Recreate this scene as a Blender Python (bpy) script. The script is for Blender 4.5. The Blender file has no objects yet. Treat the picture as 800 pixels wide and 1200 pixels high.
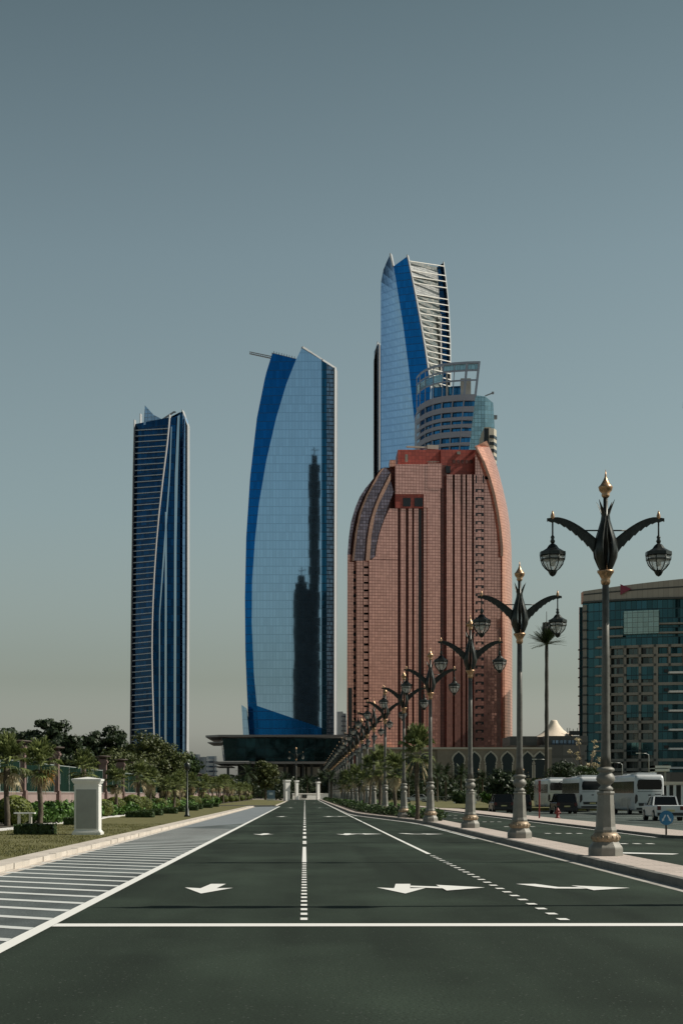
import bpy, math, random
from mathutils import Vector, Matrix
PI = math.pi
F = 2000.0; CX = 357.0; HY = 930.0; EYE = 1.6
sc = bpy.context.scene
COL = sc.collection

def W(x, y, Y):
    """photo direction (x, y) at real distance Y metres -> world point"""
    return Vector(((x - CX) * Y / F, Y, EYE + (HY - y) * Y / F))

# ------------------------------------------------------------------ mesh builder
class MB:
    def __init__(s):
        s.v = []; s.f = []; s.uv = []; s.m = []; s.sm = []
    def poly(s, pts, uv=None, m=0, smooth=False):
        n = len(s.v)
        s.v.extend([tuple(p) for p in pts]); s.f.append(tuple(range(n, n + len(pts))))
        s.uv.append(uv); s.m.append(m); s.sm.append(smooth)
    def mesh(s, verts, faces, m=0, smooth=False):
        n = len(s.v)
        s.v.extend([tuple(p) for p in verts])
        for f in faces:
            s.f.append(tuple(i + n for i in f)); s.uv.append(None); s.m.append(m); s.sm.append(smooth)
    def box(s, x0, x1, y0, y1, z0, z1, m=0):
        v = [(x0,y0,z0),(x1,y0,z0),(x1,y1,z0),(x0,y1,z0),(x0,y0,z1),(x1,y0,z1),(x1,y1,z1),(x0,y1,z1)]
        s.mesh(v, [(0,3,2,1),(4,5,6,7),(0,1,5,4),(1,2,6,5),(2,3,7,6),(3,0,4,7)], m)
    def cbox(s, cx, cy, cz, sx, sy, sz, m=0):
        s.box(cx-sx/2, cx+sx/2, cy-sy/2, cy+sy/2, cz-sz/2, cz+sz/2, m)
    def beam(s, P, Q, w, h, m=0):
        """bar from P to Q, w across, h upward"""
        P = Vector(P); Q = Vector(Q); d = (Q - P)
        if d.length < 1e-6: return
        d.normalize()
        up = Vector((0,0,1))
        if abs(d.z) > .9: up = Vector((0,-1,0))
        sd = d.cross(up).normalized(); up = sd.cross(d).normalized()
        v = []
        for o in (P, Q):
            for a, b in ((-1,-1),(1,-1),(1,1),(-1,1)):
                v.append(o + sd*a*w/2 + up*b*h/2)
        s.mesh(v, [(0,1,2,3),(7,6,5,4),(0,4,5,1),(1,5,6,2),(2,6,7,3),(3,7,4,0)], m)
    def tube(s, path, radii, n=8, m=0, smooth=True, caps=True):
        path = [Vector(p) for p in path]; v = []; f = []
        for i, p in enumerate(path):
            a = path[max(i-1,0)]; b = path[min(i+1,len(path)-1)]
            d = (b - a).normalized()
            ref = Vector((0,0,1)) if abs(d.z) < .9 else Vector((1,0,0))
            u = d.cross(ref).normalized(); w = u.cross(d).normalized()
            r = radii[i] if isinstance(radii, (list,tuple)) else radii
            for k in range(n):
                t = 2*PI*k/n
                v.append(p + u*math.cos(t)*r + w*math.sin(t)*r)
        for i in range(len(path)-1):
            for k in range(n):
                k2 = (k+1) % n
                f.append((i*n+k, i*n+k2, (i+1)*n+k2, (i+1)*n+k))
        if caps:
            f.append(tuple(range(n-1,-1,-1))); f.append(tuple((len(path)-1)*n+k for k in range(n)))
        s.mesh(v, f, m, smooth)
    def lathe(s, prof, n=16, c=(0,0,0), m=0, smooth=True, rot=0.0):
        v = []; f = []
        for r, z in prof:
            for k in range(n):
                t = 2*PI*k/n + rot
                v.append((c[0]+r*math.cos(t), c[1]+r*math.sin(t), c[2]+z))
        for i in range(len(prof)-1):
            for k in range(n):
                k2 = (k+1) % n
                f.append((i*n+k, i*n+k2, (i+1)*n+k2, (i+1)*n+k))
        f.append(tuple(range(n-1,-1,-1))); f.append(tuple((len(prof)-1)*n+k for k in range(n)))
        s.mesh(v, f, m, smooth)
    def prism(s, pts, z0, z1, m=0):
        n = len(pts)
        v = [(p[0],p[1],z0) for p in pts] + [(p[0],p[1],z1) for p in pts]
        f = [tuple(range(n-1,-1,-1)), tuple(range(n,2*n))]
        for i in range(n):
            j = (i+1) % n; f.append((i, j, n+j, n+i))
        s.mesh(v, f, m)
    def prismY(s, pts, y0, y1, m=0):
        """outline in X,Z given as (x,z), extruded along Y"""
        n = len(pts)
        v = [(p[0],y0,p[1]) for p in pts] + [(p[0],y1,p[1]) for p in pts]
        f = [tuple(range(n)), tuple(range(2*n-1,n-1,-1))]
        for i in range(n):
            j = (i+1) % n; f.append((j, i, n+i, n+j))
        s.mesh(v, f, m)
    def build(s, name, mats, parent=None, origin=None, fix=False):
        me = bpy.data.meshes.new(name)
        o0 = Vector(origin) if origin is not None else Vector((0,0,0))
        vs = [(p[0]-o0.x, p[1]-o0.y, p[2]-o0.z) for p in s.v] if origin is not None else s.v
        me.from_pydata(vs, [], s.f)
        if not isinstance(mats, (list,tuple)): mats = [mats]
        for mt in mats: me.materials.append(mt)
        me.polygons.foreach_set('material_index', s.m)
        me.polygons.foreach_set('use_smooth', s.sm)
        uvl = me.uv_layers.new(name='UVMap')
        data = [0.0] * (2*len(me.loops)); li = 0
        for fi, f in enumerate(s.f):
            uv = s.uv[fi]
            if uv is None:
                if len(f) >= 3:
                    a, b, c = Vector(s.v[f[0]]), Vector(s.v[f[1]]), Vector(s.v[f[2]])
                    nn = (b-a).cross(c-b)
                else: nn = Vector((0,0,1))
                if nn.length > 0: nn.normalize()
                if abs(nn.z) > .8:
                    uv = [(s.v[i][0], s.v[i][1]) for i in f]
                else:
                    t = Vector((-nn.y, nn.x, 0)); t = t.normalized() if t.length > 0 else Vector((1,0,0))
                    uv = [(s.v[i][0]*t.x + s.v[i][1]*t.y, s.v[i][2]) for i in f]
            for q in uv:
                data[li] = q[0]; data[li+1] = q[1]; li += 2
        uvl.data.foreach_set('uv', data)
        me.update()
        if fix:
            import bmesh
            bm = bmesh.new(); bm.from_mesh(me)
            bmesh.ops.remove_doubles(bm, verts=bm.verts, dist=1e-5)
            bmesh.ops.recalc_face_normals(bm, faces=bm.faces); bm.to_mesh(me); bm.free()
        o = bpy.data.objects.new(name, me); COL.objects.link(o)
        if parent is not None: o.parent = parent
        elif origin is not None: o.location = o0
        return o

def tag(o, label=None, cat=None, group=None, kind=None):
    if label: o['label'] = label
    if cat: o['category'] = cat
    if group: o['group'] = group
    if kind: o['kind'] = kind
    return o
def thing(name, label, cat, loc=(0,0,0), rz=0, group=None):
    o = bpy.data.objects.new(name, None); COL.objects.link(o)
    o.location = loc; o.rotation_euler = (0,0,rz); o.empty_display_size = .5
    return tag(o, label, cat, group)
def part(mb, name, mats, root, fix=False):
    """geometry of mb is in world space, root is unrotated"""
    return mb.build(name, mats, root, origin=tuple(root.location), fix=fix)
def copy_tree(o, parent=None):
    c = o.copy(); COL.objects.link(c)
    if parent is not None: c.parent = parent
    for ch in KIDS(o): copy_tree(ch, c)
    return c
def KIDS(o): return [x for x in list(bpy.data.objects) if x.parent == o]
def dup(proto, kids, loc, rz=0, sc_=1.0, label=None):
    """proto: root; kids: nested list [(obj,[(obj,[])..])..]"""
    r = proto.copy(); COL.objects.link(r); r.location = loc; r.rotation_euler = (0,0,rz)
    r.scale = (sc_,)*3 if not isinstance(sc_, tuple) else sc_
    if label: r['label'] = label
    def rec(lst, par):
        for ob, sub in lst:
            c = ob.copy(); COL.objects.link(c); c.parent = par; rec(sub, c)
    rec(kids, r)
    return r
def kidtree(o): return [(c, kidtree(c)) for c in KIDS(o)]
ONES = ['','first','second','third','fourth','fifth','sixth','seventh','eighth','ninth','tenth','eleventh','twelfth','thirteenth','fourteenth','fifteenth','sixteenth','seventeenth','eighteenth','nineteenth']
TENS = {2:('twentieth','twenty'),3:('thirtieth','thirty'),4:('fortieth','forty'),5:('fiftieth','fifty'),6:('sixtieth','sixty')}
def nth(k):
    if k < 20: return ONES[k]
    t, u = divmod(k, 10)
    return TENS[t][0] if u == 0 else TENS[t][1] + '-' + ONES[u]

# ------------------------------------------------------------------ materials
def srgb(r, g, b):
    f = lambda c: (c/255/12.92) if c/255 <= .04045 else ((c/255+.055)/1.055)**2.4
    return (f(r), f(g), f(b))
class N:
    def __init__(s, name):
        s.mat = bpy.data.materials.new(name); s.mat.use_nodes = True
        s.t = s.mat.node_tree; s.b = s.t.nodes['Principled BSDF']
    def n(s, typ, **kw):
        x = s.t.nodes.new(typ)
        for k, v in kw.items(): setattr(x, k, v)
        return x
    def l(s, a, b): s.t.links.new(a, b)
    def math(s, op, a, b=None, c=None):
        x = s.n('ShaderNodeMath', operation=op)
        for i, q in enumerate((a, b, c)):
            if q is None: continue
            if isinstance(q, (int,float)): x.inputs[i].default_value = q
            else: s.l(q, x.inputs[i])
        return x.outputs[0]
    def mix(s, fac, a, b, blend='MIX'):
        x = s.n('ShaderNodeMix', data_type='RGBA', blend_type=blend)
        for i, q in ((0, fac), (6, a), (7, b)):
            if isinstance(q, (int,float)): x.inputs[i].default_value = q
            elif isinstance(q, tuple): x.inputs[i].default_value = (*q, 1)
            else: s.l(q, x.inputs[i])
        return x.outputs[2]
def mat(name, col, rough=.7, metal=0.0, ns=0.0, na=0.0, bump=0.0, bs=None, col2=None, spec=.5, stretch=None, uv=False):
    k = N(name); b = k.b
    b.inputs['Roughness'].default_value = rough; b.inputs['Metallic'].default_value = metal
    b.inputs['Base Color'].default_value = (*col, 1)
    b.inputs['Specular IOR Level'].default_value = spec
    if ns:
        tc = k.n('ShaderNodeTexCoord'); src = tc.outputs['UV' if uv else 'Object']
        if stretch:
            mp = k.n('ShaderNodeMapping'); mp.inputs['Scale'].default_value = stretch; k.l(src, mp.inputs[0]); src = mp.outputs[0]
        nz = k.n('ShaderNodeTexNoise'); nz.inputs['Scale'].default_value = ns; nz.inputs['Detail'].default_value = 6
        nz.inputs['Roughness'].default_value = .65
        k.l(src, nz.inputs['Vector'])
        fac = k.math('MULTIPLY_ADD', nz.outputs['Fac'], 3.0, -1.0); fac.node.use_clamp = True
        c2 = col2 if col2 else tuple(min(1, c*(1+na)) for c in col)
        c1 = col if col2 else tuple(c*(1-na) for c in col)
        k.l(k.mix(fac, c1, c2), b.inputs['Base Color'])
        if bump:
            n2 = k.n('ShaderNodeTexNoise'); n2.inputs['Scale'].default_value = bs or ns*4; n2.inputs['Detail'].default_value = 4
            k.l(src, n2.inputs['Vector'])
            bp = k.n('ShaderNodeBump'); bp.inputs['Strength'].default_value = bump; bp.inputs['Distance'].default_value = .02
            k.l(n2.outputs['Fac'], bp.inputs['Height']); k.l(bp.outputs[0], b.inputs['Normal'])
    return k.mat
def facade(name, col, line, du, dv, wu=.08, wv=.12, rough=.06, metal=.92, jit=.02, cvar=.15, lrough=.5, lmetal=0.0, big=0, wave=0.0, spec=.5, rcol=None, vcol=None):
    """panelled curtain wall: UVs in metres"""
    k = N(name); b = k.b
    tc = k.n('ShaderNodeTexCoord'); sp = k.n('ShaderNodeSeparateXYZ'); k.l(tc.outputs['UV'], sp.inputs[0])
    U = k.math('DIVIDE', sp.outputs[0], du); V = k.math('DIVIDE', sp.outputs[1], dv)
    fu = k.math('FRACT', U); fv = k.math('FRACT', V)
    mu = k.math('LESS_THAN', fu, wu); mv = k.math('LESS_THAN', fv, wv)
    mask = k.math('MAXIMUM', mu, mv)
    if big:
        bv = k.math('LESS_THAN', k.math('FRACT', k.math('DIVIDE', V, big)), wv*1.2/big)
        mask = k.math('MAXIMUM', mask, bv)
    cb = k.n('ShaderNodeCombineXYZ'); k.l(k.math('FLOOR', U), cb.inputs[0]); k.l(k.math('FLOOR', V), cb.inputs[1])
    wn = k.n('ShaderNodeTexWhiteNoise', noise_dimensions='2D'); k.l(cb.outputs[0], wn.inputs['Vector'])
    lo = tuple(c*(1-cvar) for c in col); hi = tuple(min(1,c*(1+cvar)) for c in col)
    c = k.mix(wn.outputs['Value'], lo, hi)
    if rcol:
        c = k.mix(k.math('GREATER_THAN', wn.outputs['Value'], rcol[1]), c, rcol[0])
    k.l(k.mix(mask, c, line), b.inputs['Base Color'])
    k.l(k.math('MULTIPLY_ADD', mask, lrough-rough, rough), b.inputs['Roughness'])
    k.l(k.math('MULTIPLY_ADD', mask, lmetal-metal, metal), b.inputs['Metallic'])
    b.inputs['Specular IOR Level'].default_value = spec
    if jit or wave:
        g = k.n('ShaderNodeNewGeometry')
        v1 = k.n('ShaderNodeVectorMath', operation='SUBTRACT'); k.l(wn.outputs['Color'], v1.inputs[0]); v1.inputs[1].default_value = (.5,.5,.5)
        v2 = k.n('ShaderNodeVectorMath', operation='SCALE'); k.l(v1.outputs[0], v2.inputs[0]); v2.inputs['Scale'].default_value = jit
        v3 = k.n('ShaderNodeVectorMath', operation='ADD'); k.l(g.outputs['Normal'], v3.inputs[0]); k.l(v2.outputs[0], v3.inputs[1])
        last = v3
        if wave:
            nz = k.n('ShaderNodeTexNoise'); nz.inputs['Scale'].default_value = .12; k.l(tc.outputs['UV'], nz.inputs['Vector'])
            w1 = k.n('ShaderNodeVectorMath', operation='SUBTRACT'); k.l(nz.outputs['Color'], w1.inputs[0]); w1.inputs[1].default_value = (.5,.5,.5)
            w2 = k.n('ShaderNodeVectorMath', operation='SCALE'); k.l(w1.outputs[0], w2.inputs[0]); w2.inputs['Scale'].default_value = wave
            w3 = k.n('ShaderNodeVectorMath', operation='ADD'); k.l(last.outputs[0], w3.inputs[0]); k.l(w2.outputs[0], w3.inputs[1]); last = w3
        nm = k.n('ShaderNodeVectorMath', operation='NORMALIZE'); k.l(last.outputs[0], nm.inputs[0])
        k.l(nm.outputs[0], b.inputs['Normal'])
    return k.mat
def foliage(name, c1, c2, trans=.12, rough=.55):
    k = N(name); b = k.b
    tc = k.n('ShaderNodeTexCoord'); nz = k.n('ShaderNodeTexNoise'); nz.inputs['Scale'].default_value = 1.3; nz.inputs['Detail'].default_value = 3
    k.l(tc.outputs['Object'], nz.inputs['Vector'])
    g = k.n('ShaderNodeNewGeometry')
    f = k.math('ADD', k.math('MULTIPLY', nz.outputs['Fac'], .7), k.math('MULTIPLY', g.outputs['Random Per Island'], .6))
    f = k.math('MULTIPLY_ADD', f, 1.6, -.55); f.node.use_clamp = True
    c = k.mix(f, c1, c2); k.l(c, b.inputs['Base Color'])
    b.inputs['Roughness'].default_value = rough; b.inputs['Specular IOR Level'].default_value = .35
    tr = k.n('ShaderNodeBsdfTranslucent'); k.l(c, tr.inputs[0])
    mx = k.n('ShaderNodeMixShader'); mx.inputs[0].default_value = trans
    k.l(b.outputs[0], mx.inputs[1]); k.l(tr.outputs[0], mx.inputs[2])
    k.l(mx.outputs[0], k.t.nodes['Material Output'].inputs['Surface'])
    return k.mat
def pavers(name, c1, c2, mortar, bw, bh, rough=.8, off=.5, nz_amt=.2):
    k = N(name); b = k.b
    tc = k.n('ShaderNodeTexCoord')
    br = k.n('ShaderNodeTexBrick'); br.offset = off
    br.inputs['Scale'].default_value = 1; br.inputs['Brick Width'].default_value = bw; br.inputs['Row Height'].default_value = bh
    br.inputs['Mortar Size'].default_value = .008; br.inputs['Color1'].default_value = (*c1,1); br.inputs['Color2'].default_value = (*c2,1); br.inputs['Mortar'].default_value = (*mortar,1)
    k.l(tc.outputs['UV'], br.inputs['Vector'])
    nz = k.n('ShaderNodeTexNoise'); nz.inputs['Scale'].default_value = .7; nz.inputs['Detail'].default_value = 8; nz.inputs['Roughness'].default_value = .7
    k.l(tc.outputs['UV'], nz.inputs['Vector'])
    f = k.math('MULTIPLY_ADD', nz.outputs['Fac'], 2*nz_amt, 1-nz_amt)
    cm = k.n('ShaderNodeCombineColor'); [k.l(f, cm.inputs[i]) for i in range(3)]
    k.l(k.mix(1.0, br.outputs['Color'], cm.outputs[0], 'MULTIPLY'), b.inputs['Base Color'])
    b.inputs['Roughness'].default_value = rough
    bp = k.n('ShaderNodeBump'); bp.inputs['Strength'].default_value = .3; bp.inputs['Distance'].default_value = .01
    k.l(br.outputs['Fac'], bp.inputs['Height']); bp.invert = True; k.l(bp.outputs[0], b.inputs['Normal'])
    return k.mat
def asphalt_mat(name, base, speck=.045):
    k = N(name); b = k.b
    tc = k.n('ShaderNodeTexCoord')
    def noise(sc_, det=4, stretch=None, r=.6):
        v = tc.outputs['Object']
        if stretch:
            mp = k.n('ShaderNodeMapping'); mp.inputs['Scale'].default_value = stretch; k.l(v, mp.inputs[0]); v = mp.outputs[0]
        z = k.n('ShaderNodeTexNoise'); z.inputs['Scale'].default_value = sc_; z.inputs['Detail'].default_value = det; z.inputs['Roughness'].default_value = r
        k.l(v, z.inputs['Vector']); return z.outputs['Fac']
    big = noise(.18, 4, (1,.35,1)); fine = noise(38, 3, None, .8); mid = noise(2.5, 5)
    track = noise(.9, 2, (1,.02,1))
    vor = k.n('ShaderNodeTexVoronoi'); vor.inputs['Scale'].default_value = 34; k.l(tc.outputs['Object'], vor.inputs['Vector'])
    f = k.math('MULTIPLY_ADD', big, 1.3, .35)
    f = k.math('MULTIPLY', f, k.math('MULTIPLY_ADD', fine, 2.2, -.1))
    f = k.math('MULTIPLY', f, k.math('MULTIPLY_ADD', mid, .25, .87))
    f = k.math('MULTIPLY', f, k.math('MULTIPLY_ADD', track, 1.3, .36))
    cm = k.n('ShaderNodeCombineColor'); [k.l(f, cm.inputs[i]) for i in range(3)]
    c = k.mix(1.0, (*base,), cm.outputs[0], 'MULTIPLY')
    wn = k.n('ShaderNodeTexWhiteNoise', noise_dimensions='3D'); k.l(vor.outputs['Position'], wn.inputs['Vector'])
    sp = k.math('MULTIPLY', k.math('LESS_THAN', vor.outputs['Distance'], .32), k.math('GREATER_THAN', wn.outputs['Value'], 1-speck))
    c = k.mix(k.math('MULTIPLY', sp, .28), c, (.28,.29,.27))
    k.l(c, b.inputs['Base Color'])
    worn = noise(.22, 3, (1,.5,1))
    wf = k.math('MULTIPLY_ADD', worn, 5.0, -2.35); wf.node.use_clamp = True
    wf = k.math('MULTIPLY', wf, k.math('MULTIPLY_ADD', fine, 3.2, -1.1))
    wf.node.use_clamp = True
    c = k.mix(k.math('MULTIPLY', wf, .8), c, tuple(q*3.0 for q in base))
    k.l(c, b.inputs['Base Color'])
    b.inputs['Roughness'].default_value = .9; b.inputs['Specular IOR Level'].default_value = .12
    bp = k.n('ShaderNodeBump'); bp.inputs['Strength'].default_value = .35; bp.inputs['Distance'].default_value = .01
    k.l(fine, bp.inputs['Height']); k.l(bp.outputs[0], b.inputs['Normal'])
    return k.mat
def paint_mat(name, col, worn=.55):
    k = N(name); b = k.b
    tc = k.n('ShaderNodeTexCoord')
    z = k.n('ShaderNodeTexNoise'); z.inputs['Scale'].default_value = 9; z.inputs['Detail'].default_value = 8; z.inputs['Roughness'].default_value = .75
    k.l(tc.outputs['Object'], z.inputs['Vector'])
    z2 = k.n('ShaderNodeTexNoise'); z2.inputs['Scale'].default_value = .6; k.l(tc.outputs['Object'], z2.inputs['Vector'])
    s_ = k.math('ADD', z.outputs['Fac'], k.math('MULTIPLY', z2.outputs['Fac'], .35))
    f = k.math('MULTIPLY_ADD', s_, 5.0, -worn*6.9); f.node.use_clamp = True
    k.l(k.mix(f, col, (.12,.13,.12)), b.inputs['Base Color']); b.inputs['Roughness'].default_value = .65
    return k.mat

M = {}
M['asphalt'] = asphalt_mat('asphalt', (.0215,.0310,.0225))
M['asphalt_light'] = asphalt_mat('side asphalt', (.060,.074,.066))
M['paint'] = paint_mat('road paint', (.80,.80,.76), .625)
M['paint_worn'] = paint_mat('worn road paint', (.62,.64,.62), .62)
M['hatch_ground'] = asphalt_mat('grey hatched paving', (.085,.10,.10), .2)
M['paver_grey'] = pavers('pale grey pavers', (.20,.225,.235), (.16,.185,.20), (.10,.11,.11), .8, .4)
M['paver_pink'] = pavers('pale pink pavers', (.56,.48,.42), (.47,.40,.35), (.26,.22,.19), .6, .3)
M['kerb'] = pavers('kerb stone', (.60,.54,.47), (.50,.45,.39), (.2,.18,.16), 1.0, .6, off=0)
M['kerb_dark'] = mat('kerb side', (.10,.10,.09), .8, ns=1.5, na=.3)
M['kerb_mid'] = mat('shade-darkened kerb stone', (.16,.155,.14), .8, ns=1.5, na=.25)  # stone darkened to stand in for shade on the face turned from the sun
M['gutter'] = mat('gutter concrete', (.42,.40,.36), .8, ns=2, na=.25)
M['sand'] = mat('sandy ground', (.26,.23,.18), .9, ns=.3, na=.2)
M['lawn'] = mat('lawn', (.070,.072,.018), .9, ns=2.2, na=.3, bump=.8, bs=30, col2=(.165,.150,.050))
M['soil'] = mat('planting soil', (.055,.045,.03), .9, ns=2, na=.3)
M['gravel'] = mat('white gravel', (.70,.68,.64), .85, ns=3, na=.25, bump=.8, bs=25)
M['leaf_dark'] = foliage('dark leaves', (.012,.026,.010), (.040,.062,.022))
M['leaf_mid'] = foliage('mid green leaves', (.016,.036,.010), (.060,.100,.026))
M['leaf_bright'] = foliage('bright green leaves', (.030,.075,.012), (.12,.23,.045))
M['leaf_olive'] = foliage('olive leaves', (.034,.050,.012), (.118,.135,.040))
M['leaf_ball'] = foliage('clipped shrub leaves', (.045,.065,.010), (.17,.20,.036))
M['leaf_palm'] = foliage('palm leaves', (.040,.065,.018), (.26,.30,.105), .3)
M['grass_blade'] = foliage('grass blades', (.055,.065,.014), (.20,.19,.06), .2)
M['leaf_dry'] = foliage('dry palm leaves', (.36,.29,.16), (.72,.62,.42), .3)
M['leaf_orange'] = foliage('orange dry leaves', (.30,.14,.02), (.5,.28,.06), .2)
M['bark'] = mat('bark', (.085,.068,.05), .9, ns=6, na=.5, bump=.8)
M['bark_palm'] = mat('palm bark', (.11,.088,.062), .9, ns=7, na=.4, bump=1.0, stretch=(1,1,3))
M['lamp_dark'] = mat('dark bronze green metal', (.032,.036,.032), .35, .5, ns=8, na=.3)
M['lamp_grey'] = mat('weathered grey metal', (.125,.12,.105), .45, .25, ns=5, na=.25, bump=.1)
M['lamp_stone'] = mat('painted pedestal', (.235,.225,.195), .55, .1, ns=4, na=.18, bump=.15)
M['gold'] = mat('aged gold', (.46,.29,.17), .36, .7, ns=10, na=.3)
M['gilt'] = mat('worn gilt stone', (.36,.27,.18), .5, .25, ns=14, na=.35)
M['white_paint'] = mat('white paint', (.78,.77,.73), .5, ns=1.2, na=.06)
M['white_panel'] = mat('grey panel', (.34,.35,.325), .55, ns=1.5, na=.1)  # grey deepened to imitate the pillar's shaded front; reused on lobby windows
k = N('lantern glass'); k.b.inputs['Base Color'].default_value = (.88,.9,.86,1); k.b.inputs['Roughness'].default_value = .3
k.b.inputs['Transmission Weight'].default_value = .0; k.b.inputs['Alpha'].default_value = .42; k.b.inputs['IOR'].default_value = 1.1; M['lantern_glass'] = k.mat
M['bulb'] = mat('lantern bulb', (.75,.73,.66), .4)
# towers
M['t_blue'] = facade('sky-reflection blue glass', (.006,.13,.39), (.006,.105,.32), 1.5, 4.0, .06, .10, .09, .92, .006, .12, .35, .5)  # tint carries the upper sky these faces would reflect
M['t_light'] = facade('silver blue glass', (.40,.60,.80), (.31,.48,.65), 1.5, 4.0, .12, .10, .02, .95, .0007, .05, .03, .93, wave=.001)
M['t_light2'] = facade('silver blue ribbed glass', (.31,.47,.68), (.25,.39,.58), 1.5, 4.0, .10, .22, .10, .92, .004, .06, .15, .9)
M['t_teal'] = facade('teal glass', (.012,.09,.17), (.01,.06,.11), 1.5, 4.0, .1, .1, .06, .92, .01, .2, .4, .3)
M['t_greyblue'] = facade('grey blue glass', (.16,.24,.34), (.05,.08,.12), .8, 2.0, .25, .25, .15, .8, .02, .4, .4, .3)
M['t_reflection'] = mat('modelled reflection strip', (.50,.62,.70), .12, 1.0, ns=.15, na=.05)  # pale colour stands for sky reflections in the dark glass
M['t_navy2'] = facade('dark blue glass', (.006,.055,.15), (.004,.04,.11), 1.5, 4.0, .08, .1, .10, .92, .004, .3, .4, .5)
M['t_navy'] = facade('navy glass', (.006,.045,.11), (.004,.03,.08), 1.5, 4.0, .08, .1, .10, .92, .01, .3, .4, .4)
M['t_fin'] = mat('pale edge cladding', (.50,.50,.50), .4, .2, ns=.05, na=.05)
M['t_finshade'] = mat('grey edge cladding', (.30,.30,.31), .4, .2, ns=.05, na=.08)
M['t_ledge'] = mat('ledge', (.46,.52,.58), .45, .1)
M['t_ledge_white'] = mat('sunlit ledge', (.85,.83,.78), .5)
M['t_blinds'] = facade('glass with drawn blinds', (.30,.30,.27), (.10,.12,.12), .9, 1.3, .22, .25, .5, .1, .01, .4, .5, 0, rcol=((.12,.155,.155), .55))
M['t_blinds2'] = facade('louvres', (.33,.34,.33), (.14,.15,.16), .7, 1.2, .2, .3, .5, .1, .01, .3, .5, 0)
M['t_glassroof'] = facade('crown glass', (.30,.42,.55), (.2,.25,.3), 2, 2, .1, .1, .1, .9, .01)
# hotel
PK = (.74,.37,.30)
M['h_pink'] = facade('pink panels', PK, (.24,.10,.085), 1.05, 1.05, .13, .15, .06, .64, .006, .12, .5, .2, big=4)
M['h_side'] = facade('pink end panels', (.70,.36,.26), (.30,.13,.09), 1.05, 1.05, .12, .14, .30, .55, .03, .12, .5, .2, big=4)
M['h_red'] = facade('red plant screen', (.36,.075,.055), (.20,.035,.03), 1.3, 1.3, .1, .1, .5, .2, .01, .15)
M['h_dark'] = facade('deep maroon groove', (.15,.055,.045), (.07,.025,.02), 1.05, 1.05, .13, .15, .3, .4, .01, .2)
M['h_black'] = mat('dark window', (.012,.012,.015), .15, .2)
M['h_band'] = facade('dark glass ribs', (.24,.175,.20), (.10,.065,.075), 1.1, 1.1, .12, .15, .12, .8, .02, .35, .4, .3, big=4)
M['h_rib'] = facade('orange stone rib', (.52,.31,.235), (.34,.19,.14), 1.2, 1.2, .08, .08, .5, .1, .01, .1)
# other buildings
M['d_band'] = mat('mauve concrete bands', (.36,.37,.44), .5, .1, ns=.1, na=.06)
M['d_crown'] = mat('blue grey painted steel', (.34,.38,.46), .45, .3)
M['d_glass'] = facade('blue strip windows', (.03,.16,.32), (.02,.07,.14), 1.6, 4.0, .12, .06, .08, .9, .02, .4, .4, .4)
M['d_cyan'] = facade('pale cyan glass', (.34,.50,.54), (.22,.36,.40), 1.5, 1.9, .12, .10, .12, .8, .01, .18, .4, .5)
M['cream'] = mat('cream render', (.48,.44,.36), .7, ns=.2, na=.08)
M['r_frame'] = mat('beige concrete frame', (.25,.24,.205), .7, ns=.3, na=.12)
M['r_node'] = mat('dark frame joint', (.045,.05,.045), .5)
M['r_top'] = facade('metal parapet', (.33,.30,.25), (.20,.18,.15), 1.6, 30, .06, 0.0, .45, .35, .01, .06)
M['r_blue'] = facade('blue green glass', (.034,.088,.104), (.018,.048,.058), 1.6, 3.1, .10, .10, .08, .9, .02, .25, .4, .4)
M['r_win'] = facade('recessed balcony glass', (.075,.10,.10), (.14,.15,.135), 2.4, 3.1, .10, .10, .12, .75, .01, .4, .5, .1)
M['r_green'] = facade('grey green glass', (.24,.32,.30), (.15,.20,.19), 1.6, 1.6, .10, .10, .10, .85, .01, .1, .4, .3)
M['r_white'] = mat('white balcony', (.72,.72,.68), .5)
M['logo_red'] = mat('dark red sign', (.22,.03,.06), .5)
M['p_slab'] = mat('pale slab edge', (.22,.23,.235), .5, ns=.2, na=.1)
M['p_dark'] = facade('dark podium glass', (.012,.035,.042), (.005,.012,.015), 4, 4, .04, .04, .10, .85, .02, .4, .4, .4, wave=.25)
M['p_under'] = mat('dark soffit', (.02,.03,.033), .7)
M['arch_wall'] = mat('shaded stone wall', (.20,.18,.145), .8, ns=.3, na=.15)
M['arch_trim'] = mat('pale stone trim', (.42,.40,.34), .7)
M['arch_glass'] = mat('arch glass', (.010,.022,.026), .2, .4)
M['tent'] = mat('tent fabric', (.78,.66,.52), .8, ns=.4, na=.06)
M['white_bldg'] = facade('white wall with windows', (.66,.66,.66), (.60,.60,.60), 6, 4, .05, .05, .7, 0, 0, .03, rcol=None)
M['fence_green'] = mat('green fence sheet', (.011,.025,.019), .9, ns=1, na=.2, spec=.0)
M['fence_metal'] = mat('pale fence post', (.40,.45,.42), .45, .4)
M['pinkstone'] = pavers('pink stone plinth', (.32,.235,.21), (.28,.205,.185), (.25,.18,.16), 1.2, .5)
M['pinkcol'] = mat('pink column stone', (.20,.13,.115), .7, ns=1.5, na=.2)
M['roofdark'] = mat('dark roof disc', (.07,.05,.04), .6)
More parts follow.
